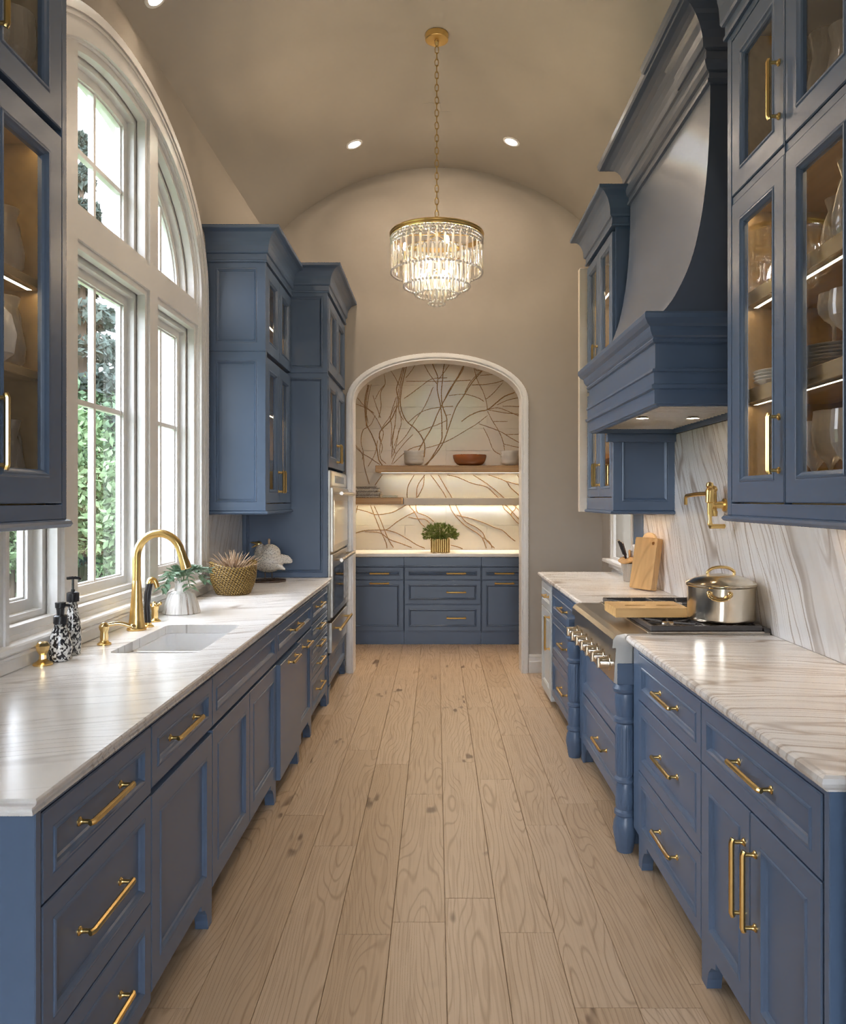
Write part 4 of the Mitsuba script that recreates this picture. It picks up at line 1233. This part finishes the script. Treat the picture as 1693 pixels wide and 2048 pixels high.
cross_handle(-1.31, 3.655, 'short brass tap handle with spokes right of the tall tap', False)
cross_handle(-1.30, 3.075, 'brass tap handle with a long side lever left of the tall tap', True)
sw = thing('brass_dispenser', 'small flared brass dispenser at the window end of the worktop, beside the patterned bottles', 'dispenser')
part(sw, 'base', move(lathe([(.032, 0), (.032, .006), (.020, .012), (.013, .02)], 24), -1.352, 2.70, CT + .0005), 'brass', 40)
part(sw, 'head', move(lathe([(.013, .018), (.012, .035), (.020, .05), (.024, .066), (.018, .076), (.010, .08)], 8), -1.352, 2.70, CT), 'polished_gold')


def soap(x, y, r, h, lab, pump):
    k = thing('soap_bottle', lab, 'soap bottle')
    pf_ = [(r * .72, 0), (r * .9, .004), (r, h * .22), (r * .97, h * .45), (r * .78, h * .72), (r * .55, h * .9), (r * .5, h)]
    m = lathe(pf_, 40)
    uv = np.stack([np.arctan2(m.vertices[:, 1], m.vertices[:, 0]) / (2 * math.pi) + .5, m.vertices[:, 2]], -1)
    part(k, 'bottle', move(m, x, y, CT + .0005), 'bottle_pattern', True, uv=uv)
    z = CT + h
    if pump:
        part(k, 'cap', move(lathe([(r * .75, 0), (r * .75, .03), (r * .6, .034), (.007, .036), (.007, .044)], 20), x, y, z), 'black_plastic', 40)
        part(k, 'pump', cat([tube([(x, y, z + .04), (x, y, z + .082)], .0045, 8), tube(smooth_path([(x - .02, y - .004, z + .084), (x, y, z + .086), (x + .018, y + .004, z + .085), (x + .026, y + .006, z + .078)], 4), .0055, 8)]), 'black_plastic', 40)
    else:
        part(k, 'cap', move(lathe([(r * .62, -.004), (r * .62, .022), (r * .5, .026)], 20), x, y, z), 'black_plastic', 40)
        part(k, 'pump', cat([move(lathe([(.012, .026), (.014, .05), (.017, .052), (.018, .07), (0, .072)], 16), x, y, z), tube([(x, y, z + .062), (x + .034, y + .006, z + .058)], .005, 8)]), 'black_plastic', 40)


soap(-1.325, 2.77, .038, .135, 'shorter fat black and white patterned soap bottle with stubby black top', False)
soap(-1.33, 2.875, .029, .195, 'taller slim black and white patterned soap bottle with long pump', True)

# striped stone vase with sprigs
vs = thing('stone_vase', 'white stone vase with brown streaks and trailing leaves between tap and basket', 'vase')
vx, vy = -1.275, 3.93
ls = []
for r, z in ((.088, 0), (.090, .004), (.078, .05), (.062, .095), (.050, .104), (.034, .112), (.030, .14), (.036, .162), (.030, .163), (.026, .14)):
    a = np.arange(64) * 2 * math.pi / 64
    rr = r * (1 + .035 * np.sin(a * 13 + 2 * np.sin(a * 3)) * (1 if .003 < z < .1 else 0))
    ls.append(np.stack([vx + rr * np.cos(a), vy + rr * np.sin(a), np.full(64, CT + .0005 + z)], -1))
part(vs, 'vessel', loops(ls), 'strata_stone', 50)
for i in range(9):
    a = i * .75 + .3
    d3 = np.array([.12 * math.cos(a) * (.5 if math.cos(a) < 0 else 1), .22 * math.sin(a), 0])
    tip = np.array([vx, vy, 1.06]) + d3 + [0, 0, rng.uniform(-.01, .08)]
    p = smooth_path([(vx, vy, 1.03), (vx + d3[0] * .4, vy + d3[1] * .4, 1.13), tip], 5)
    sk_ = part(vs, 'sprig', tube(p, .0018, 5), 'leaf_grey')
    lv = []
    for j in range(3, len(p)):
        for sd in (-1, 1):
            t = p[j] - p[j - 1]; t /= np.linalg.norm(t)
            sdv = np.cross(t, [0, 0, 1]) * sd
            u = t * .5 + sdv * .8 + [0, 0, rng.uniform(-.2, .4)]; u /= np.linalg.norm(u)
            v = np.cross(u, [0, 0, 1]); v /= np.linalg.norm(v) + 1e-9
            L_, W_ = .048, .013
            c0 = p[j]
            lv.append(TM([c0, c0 + u * L_ * .35 + v * W_ + [0, 0, .004], c0 + u * L_ * .75 + v * W_ * .8, c0 + u * L_ + [0, 0, -.006], c0 + u * L_ * .75 - v * W_ * .8, c0 + u * L_ * .35 - v * W_ + [0, 0, .004]], [[0, 1, 2], [0, 2, 3], [0, 3, 4], [0, 4, 5]]))
    part(sk_, 'leaf', cat(lv), 'leaf_grey')

# woven basket with dried tufts
bk = thing('woven_basket', 'gold woven basket full of dried grass tufts on the sink worktop', 'basket')
bx, by = -1.22, 4.72
bprof = lambda t: .094 + .036 * math.sin(min(t * 1.25, 1) * math.pi / 2)
bz = lambda t, a: t * .172 + .016 * np.sin(a * 2 + .6) * max(t * .172 - .1, 0) / .075
a = np.arange(48) * 2 * math.pi / 48
ls = [np.stack([bx + r * np.cos(a), by + r * np.sin(a), CT + .0005 + bz(t, a)], -1) for r, t in [(bprof(k_ / 10), k_ / 10) for k_ in range(11)] + [(bprof(1) - .01, 1), (bprof(.1) - .01, .1)]]
part(bk, 'body', loops(ls), 'weave', 60)
rw_ = []
for k_ in range(15):
    t = (k_ + .5) / 15
    a = np.linspace(0, 2 * math.pi, 145)
    rr = bprof(t) + .0015 + .0026 * np.sin(a * 24 + math.pi * k_)
    q = np.stack([bx + rr * np.cos(a), by + rr * np.sin(a), CT + .0065 + bz(t * .95, a) + .0012 * np.cos(a * 24 + math.pi * k_)], -1)
    rw_.append(tube(q, .0056, 6))
k = part(bk, 'woven_rows', cat(rw_), 'weave', True)
labels[k] = {'label': 'rows of twisted gold weave', 'kind': 'stuff'}
part(bk, 'rim', tube([(bx + .133 * math.cos(t), by + .133 * math.sin(t), CT + .176 + .016 * math.sin(2 * t + .6)) for t in np.linspace(0, 2 * math.pi, 49)], .008, 8), 'weave', 40)
tf = []
for i in range(130):
    a, e = rng.random() * 2 * math.pi, rng.uniform(0, 1.0)
    d3 = np.array([math.cos(a) * math.sin(e), math.sin(a) * math.sin(e), math.cos(e)])
    b0 = np.array([bx, by, CT + .12]) + d3 * [.07, .07, .01]
    L_ = rng.uniform(.08, .15)
    p = smooth_path([b0, b0 + d3 * L_ * .6, b0 + d3 * L_ + [d3[0] * .02, d3[1] * .02, -.01]], 3)
    tf.append(tube(p, np.linspace(.0045, .001, len(p)) * rng.uniform(.7, 1.4), 5))
k = part(bk, 'dried_tufts', cat(tf), 'dried_grass')
labels[k] = {'label': 'dried pinkish grass tufts', 'kind': 'stuff'}

# tray and hen figure
hx, hy = -1.165, 5.44
one('round_tray', move(lathe([(0, 0), (.115, 0), (.122, .003), (.122, .010), (.114, .010), (.112, .005), (0, .005)], 48), hx, hy, CT + .0005), 'dark_wood', 'flat dark round wooden tray under the speckled hen', 'tray', None, 40)
hn = thing('hen_figurine', 'white speckled ceramic hen with gold head on the dark round tray', 'figurine')
z0 = CT + .0055
sph = lambda c, r: m3.Manifold.sphere(1.0, 40).scale([float(v) for v in r]).translate([float(v) for v in c])
bodym = sph((hx, hy, z0 + .135), (.108, .075, .078)) + sph((hx + .01, hy, z0 + .185), (.075, .055, .068))
neck = m3.Manifold.hull(sph((hx - .045, hy, z0 + .19), (.05, .042, .045)) + sph((hx - .055, hy, z0 + .235), (.024, .024, .024)))
tail = m3.Manifold.hull(sph((hx + .075, hy, z0 + .15), (.04, .03, .035)) + sph((hx + .155, hy, z0 + .135), (.012, .006, .016)) + sph((hx + .135, hy, z0 + .165), (.008, .006, .008)))
wing = m3.Manifold.hull(sph((hx + .06, hy - .03, z0 + .11), (.03, .02, .03)) + sph((hx + .118, hy - .035, z0 + .082), (.006, .005, .008)))
bm = unman((bodym + neck + tail + wing).refine_to_length(.009))
part(hn, 'body', weld(bm), 'hen_speckle', 50)
part(hn, 'head', cat([ellipsoid((hx - .066, hy, z0 + .252), (.023, .019, .021), 2), tube([(hx - .08, hy, z0 + .258), (hx - .105, hy, z0 + .262), (hx - .125, hy, z0 + .264)], [.011, .006, .001], 8),
                      tube([(hx - .082, hy - .006, z0 + .245), (hx - .10, hy - .008, z0 + .235), (hx - .115, hy - .008, z0 + .226)], [.008, .005, .001], 8)]), 'polished_gold', 40)
part(hn, 'comb', move(lathe([(.009, 0), (.007, .02), (.009, .04), (.005, .05)], 10), hx + .005, hy, z0 + .24), 'dried_grass', 40)
for sx_, sy_ in ((-.02, -.02), (.018, .022)):
    part(hn, 'leg', cat([tube([(hx + sx_, hy + sy_, z0 + .075), (hx + sx_ + .004, hy + sy_, z0 + .035), (hx + sx_, hy + sy_, z0 + .003)], .0042, 8)] +
                        [tube([(hx + sx_, hy + sy_, z0 + .003), (hx + sx_ + .026 * math.cos(a), hy + sy_ + .026 * math.sin(a), z0 + .002)], .003, 6) for a in (2.6, 3.14, 3.7, 0)]), 'dark_wood', 40)

# ------------------------------------------------------------------ things on the far right worktop
cr = thing('utensil_crock', 'rough clay crock with wooden collar near the small white window', 'crock')
ux, uy = 1.335, 5.43
part(cr, 'pot', move(lathe([(.040, 0), (.044, .004), (.048, .06), (.060, .11), (.062, .125), (.055, .126), (.045, .06), (0, .012)], 36), ux, uy, CT + .0005), 'crock_clay', 40)
a = np.arange(48) * 2 * math.pi / 48
ls = [np.stack([ux + r * (1 + .06 * np.sin(5 * a)) * np.cos(a), uy + r * (1 + .06 * np.sin(5 * a)) * np.sin(a), CT + z + .006 * np.sin(3 * a)], -1) for r, z in ((.052, .1275), (.075, .132), (.078, .140), (.060, .160), (.045, .165), (.040, .150))]
part(cr, 'collar', loops(ls), 'board_wood', 40)
for i, (dx, dy, dz, mt, nm, lab) in enumerate(((-.085, -.02, .13, 'black_plastic', 'knife', 'left dark-handled knife leaning out of the clay crock'), (-.07, .0, .12, 'black_plastic', 'knife', 'middle dark-handled knife leaning out of the clay crock'), (-.05, .02, .11, 'dark_wood', 'knife', 'right dark-handled knife leaning out of the clay crock'),
                                               (-.012, -.03, .065, 'board_wood', 'wooden_spoon', 'short brown wooden spoon upright in the clay crock'), (.012, .01, .06, 'polished_steel', 'spatula', 'short metal-handled spatula in the clay crock'), (.035, -.01, .10, 'ceramic_white', 'ladle', 'wide cream ladle at the right of the clay crock'))):
    k = thing(nm, lab, 'utensil')
    b0, b1 = np.array([ux + dx * .12, uy + dy * .3, CT + .10]), np.array([ux + dx, uy + dy, CT + .155 + dz])
    w_ = .022 if nm == 'ladle' else .0085
    mm = tube([b0, b0 + (b1 - b0) * .45, b0 + (b1 - b0) * .5, b1 - (b1 - b0) * .06, b1], [.003, .003, w_, w_, w_ * .6], 8)
    part(k, 'handle', mm, mt, 40)
    if nm == 'knife':
        part(k, 'end_cap', ellipsoid(b1, (.0085, .0085, .006), 2), 'polished_steel', True)


def lean(poly, th_, x, y, yaw, tilt, mat, lab):
    m = extrude(poly, th_)
    mm = mat4((1, 0, 0), (0, 0, 1), (0, -1, 0), (0, 0, 0))
    Rm = rot((0, 0, 1), yaw) @ rot((1, 0, 0), -tilt) @ mm
    m = xf(m, Rm)
    z = m.vertices[:, 2].min()
    return one('cutting_board', move(m, x, y, CT + .0008 - z), mat, lab, 'cutting board', None, 30)


bp = sg.box(-.085, 0, .085, .30).buffer(.012).difference(sg.Point(.065, .278).buffer(.011))
lean(bp, .045, 1.308, 4.93, -62, 10, 'board_wood', 'thick brown wooden chopping board leaning against the splashback')
rp = unary_union([sg.box(-.07, 0, .07, .29), sg.Point(0, .29).buffer(.065)])
lean(rp, .018, 1.335, 5.03, -62, 8, 'pale_wood', 'pale round-topped board behind the thick brown chopping board')

# ------------------------------------------------------------------ glass and china in the cupboards


def goblet(x, y, z, h, r, lab, grp=None, cut=True):
    pf_ = [(r * .72, 0), (r * .70, .003), (.008, .008), (.0055, h * .1), (.006, h * .36), (.012, h * .42), (r * .6, h * .5), (r * .94, h * .64), (r, h * .78), (r * .92, h)]
    m = lathe(pf_, 28, False)
    v = m.vertices
    a = np.arctan2(v[:, 1], v[:, 0])
    if cut:
        q = (v[:, 2] > h * .45) & (v[:, 2] < h * .95)
        v = v * np.where(q, 1 + .05 * np.sin(a * 14), 1)[:, None] * [1, 1, 0] + v * [0, 0, 1]
    return one('goblet', move(TM(v, m.faces), x, y, z + .0005), 'glassware', lab, 'goblet', grp, False)


Z1, Z2, Z3, Z4 = UB + .046, 1.875, 2.215, 2.555
goblet(1.17, 2.335, Z1, .272, .052, 'cut glass goblet in the centre of the bottom shelf of the near right cupboard')
goblet(1.20, 2.50, Z1, .255, .045, 'cut glass goblet farthest back on the bottom shelf of the near right cupboard')
goblet(1.15, 2.19, Z1, .262, .050, 'cut glass goblet nearest on the bottom shelf of the near right cupboard')
for i in range(6):
    one('plate', move(lathe([(0, .003), (.07, 0), (.075, .003), (.115, .014), (.118, .016), (.114, .017), (.072, .007), (0, .006)], 40), 1.215, 2.36, Z2 + .0005 + i * .0105), 'ceramic_white',
        ('bottom', 'second', 'third', 'fourth', 'fifth', 'top')[i] + ' plate of the white stack on the middle shelf of the near right cupboard', 'plate', 'white plates in the near right cupboard', 40)
for i in range(4):
    one('plate', move(lathe([(0, .003), (.06, 0), (.064, .003), (.088, .012), (.086, .014), (.06, .007), (0, .006)], 32), 1.165, 2.66, Z2 + .0005 + i * .011), 'ceramic_white',
        ('bottom', 'second', 'third', 'top')[i] + ' plate of the small stack behind the narrow pane of the near right cupboard', 'plate', 'small plates in the near right cupboard', 40)
goblet(1.185, 2.345, Z2 + .0705, .155, .046, 'cut glass goblet standing on the white plate stack')
goblet(1.15, 2.20, Z2, .20, .05, 'cut glass goblet beside the white plate stack')


def pitcher(x, y, z, h, r, lab, name='pitcher', handle=True, cat_='pitcher'):
    k = thing(name, lab, cat_)
    part(k, 'body', move(lathe([(0, .002), (r * .7, 0), (r * .95, h * .1), (r, h * .3), (r * .8, h * .6), (r * .55, h * .8), (r * .75, h)], 28, False), x, y, z + .0005), 'glassware', 50)
    if handle:
        part(k, 'handle', move(tube(smooth_path([(0, r * .6, h * .92), (0, r * 1.35, h * .85), (0, r * 1.5, h * .55), (0, r * .95, h * .3)], 5), .005, 8), x, y, z), 'glassware', 40)
    return k


pitcher(1.17, 2.20, Z3, .22, .06, 'glass pitcher on the upper shelf of the near right cupboard', handle=True)
pitcher(1.20, 2.35, Z3, .17, .05, 'clear glass vase on the upper shelf of the near right cupboard', 'glass_vase', False, 'vase')
pitcher(1.17, 2.38, Z4, .34, .055, 'tall glass vase in the near right top cupboard', 'glass_vase', False, 'vase')
pitcher(1.16, 2.24, Z4, .28, .055, 'wide glass pitcher in the near right top cupboard', handle=True)
pitcher(1.15, 2.66, Z4, .12, .05, 'small glass jug in the narrow pane of the near right top cupboard', handle=True)
goblet(-1.14, 2.125, 2.5, .30, .052, 'large cut glass goblet in the near left top cupboard')
goblet(-1.14, 2.0, 2.5, .28, .05, 'cut glass goblet nearest in the near left top cupboard')
pitcher(-1.15, 2.09, 2.09, .17, .05, 'glass jug on the upper shelf of the near left cupboard')
pitcher(-1.16, 2.11, 1.84, .19, .052, 'tall glass pitcher on the middle shelf of the near left cupboard')
one('fluted_jar', move(loops([np.stack([(r + .004 * np.cos(a * 2)) * np.cos(a), (r + .004 * np.cos(a * 2)) * np.sin(a), np.full(48, z)], -1) for r, z in ((.03, 0), (.055, .02), (.062, .07), (.05, .12), (.03, .14), (.034, .155))]), -1.14, 2.00, 1.8405), 'ceramic_white', 'white ribbed jar on the middle shelf of the near left cupboard', 'jar', None, 40)
pitcher(-1.15, 2.09, UB + .046, .22, .055, 'glass pitcher at the bottom of the near left cupboard')
goblet(-1.14, 1.98, UB + .046, .2, .042, 'cut glass goblet at the bottom of the near left cupboard')
for i, (y, z, h) in enumerate(((5.0, 1.46, .18), (5.15, 1.75, .2), (5.05, 2.08, .2), (5.1, 2.4, .18), (5.05, 2.68, .15))):
    goblet(-1.2, y, z, h, .045, ('lowest', 'second lowest', 'middle', 'second highest', 'highest')[i] + ' goblet in the blue wall cupboard right of the arched window')
for i, (y, z, h) in enumerate(((5.0, 1.466, .2), (5.2, 1.466, .18), (4.85, 2.45, .2), (4.95, 2.45, .22), (5.2, 2.1, .2))):
    goblet(1.17, y, z, h, .042, ('near goblet at the bottom of', 'far goblet at the bottom of', 'near goblet high up in', 'taller goblet high up in', 'goblet on the second shelf of')[i] + ' the far right wall cupboard beyond the hood')
for i, (y, z, h) in enumerate(((5.95, 1.701, .2), (6.4, 1.701, .22), (5.95, 2.42, .22), (6.45, 2.42, .2))):
    goblet(-.93, y, z, h, .045, ('near goblet behind the lower glass doors', 'far goblet behind the lower glass doors', 'near goblet behind the top glass doors', 'far goblet behind the top glass doors')[i] + ' of the oven cupboard')

struct('garden_wall', box(3.2, 3.4, 1, 18, -.3, 4.5), 'wall_paint', 'added plain grey wall outside the small window, greying its pane')  # added behind the small window so its pane reads grey instead of sky
# ------------------------------------------------------------------ garden
struct('ground', box(-60, -1.65, -25, 60, -.35, -.30), 'lawn', 'lawn outside the arched window')


def cloud(n, fn, size, r=None):
    g = np.random.default_rng(r)
    c = np.array([fn(g) for _ in range(n)])
    u = g.normal(0, 1, (n, 3)); u /= np.linalg.norm(u, axis=1, keepdims=True)
    w = np.cross(u, g.normal(0, 1, (n, 3))); w /= np.linalg.norm(w, axis=1, keepdims=True)
    L_ = size * g.uniform(.6, 1.3, (n, 1))
    v = np.stack([c - u * L_, c + w * L_ * .45, c + u * L_, c - w * L_ * .45], 1).reshape(-1, 3)
    f = (np.arange(n)[:, None, None] * 4 + np.array([[0, 1, 2], [0, 2, 3]])).reshape(-1, 3)
    return TM(v, f)


def conifer(x, y, h, r, seed, lab):
    k = thing('conifer', lab, 'tree')

    def fn(g):
        t = g.random() ** .75
        lay = (math.floor(t * 13) + .5 * g.random()) / 13
        a = g.random() * 6.283
        rr = r * (1 - lay) ** .9 * (.35 + .65 * g.random() ** .5)
        return (x + rr * math.cos(a), y + rr * math.sin(a), .4 + lay * (h - .4) - .22 * rr)
    part(k, 'trunk', tube([(x, y, -.3), (x, y, h * .5), (x, y, h * .97)], [.16, .10, .02], 8), 'bark')
    kk = part(k, 'foliage', cloud(6000, fn, .12, seed), 'leaf_conifer')
    labels[kk] = {'label': 'dark needle foliage', 'kind': 'stuff'}


def shrub(x, y, h, r, seed, mat, lab, nm='garden_shrub'):
    k = thing(nm, lab, 'shrub')
    g0 = np.random.default_rng(seed + 100)
    blobs = [(x + g0.uniform(-.6, .6) * r, y + g0.uniform(-.6, .6) * r, g0.uniform(.2, .75) * h, g0.uniform(.4, .65) * r) for _ in range(9)]

    def fn(g):
        b = blobs[g.integers(len(blobs))]
        d = g.normal(0, 1, 3); d /= np.linalg.norm(d)
        q = b[3] * (.7 + .3 * g.random())
        return (b[0] + d[0] * q, b[1] + d[1] * q, max(b[2] + d[2] * q * h / (2 * r), -.25))
    part(k, 'stem', cat([tube([(x + i * .12, y, -.3), (x + i * .3, y + .1 * i, h * .5)], [.05, .02], 6) for i in (-1, 0, 1)]), 'bark')
    kk = part(k, 'foliage', cloud(8000, fn, .085, seed), mat)
    labels[kk] = {'label': 'leafy green foliage', 'kind': 'stuff'}


conifer(-8.9, 19.0, 9.5, 2.1, 1, 'tall dark conifer seen through the left part of the middle window light')
conifer(-8.2, 22.0, 7.6, 1.9, 2, 'dark conifer behind the shrubs in the middle window light')
conifer(-7.0, 15.5, 9.0, 1.3, 3, 'narrow dark conifer seen through the right window light')
conifer(-13.5, 24.0, 8.0, 2.2, 4, 'dark conifer farthest left in the garden')
shrub(-6.9, 15.3, 4.2, 1.5, 5, 'leaf_hedge', 'green shrub in front of the conifers in the middle window light')
shrub(-5.8, 13.6, 3.0, 1.2, 6, 'leaf_light', 'pale green shrub low in the middle window light')
shrub(-8.2, 15.0, 4.4, 1.5, 7, 'leaf_hedge', 'green shrub seen through the left window light below the cupboard')
shrub(-6.8, 12.6, 2.6, 1.1, 8, 'leaf_light', 'bright green shrub low in the left window light')
shrub(-4.6, 14.0, 4.0, 1.3, 9, 'leaf_hedge', 'green shrub seen through the right window light')
shrub(-10.2, 16.5, 4.0, 1.6, 10, 'leaf_light', 'pale green shrub behind the left window light')
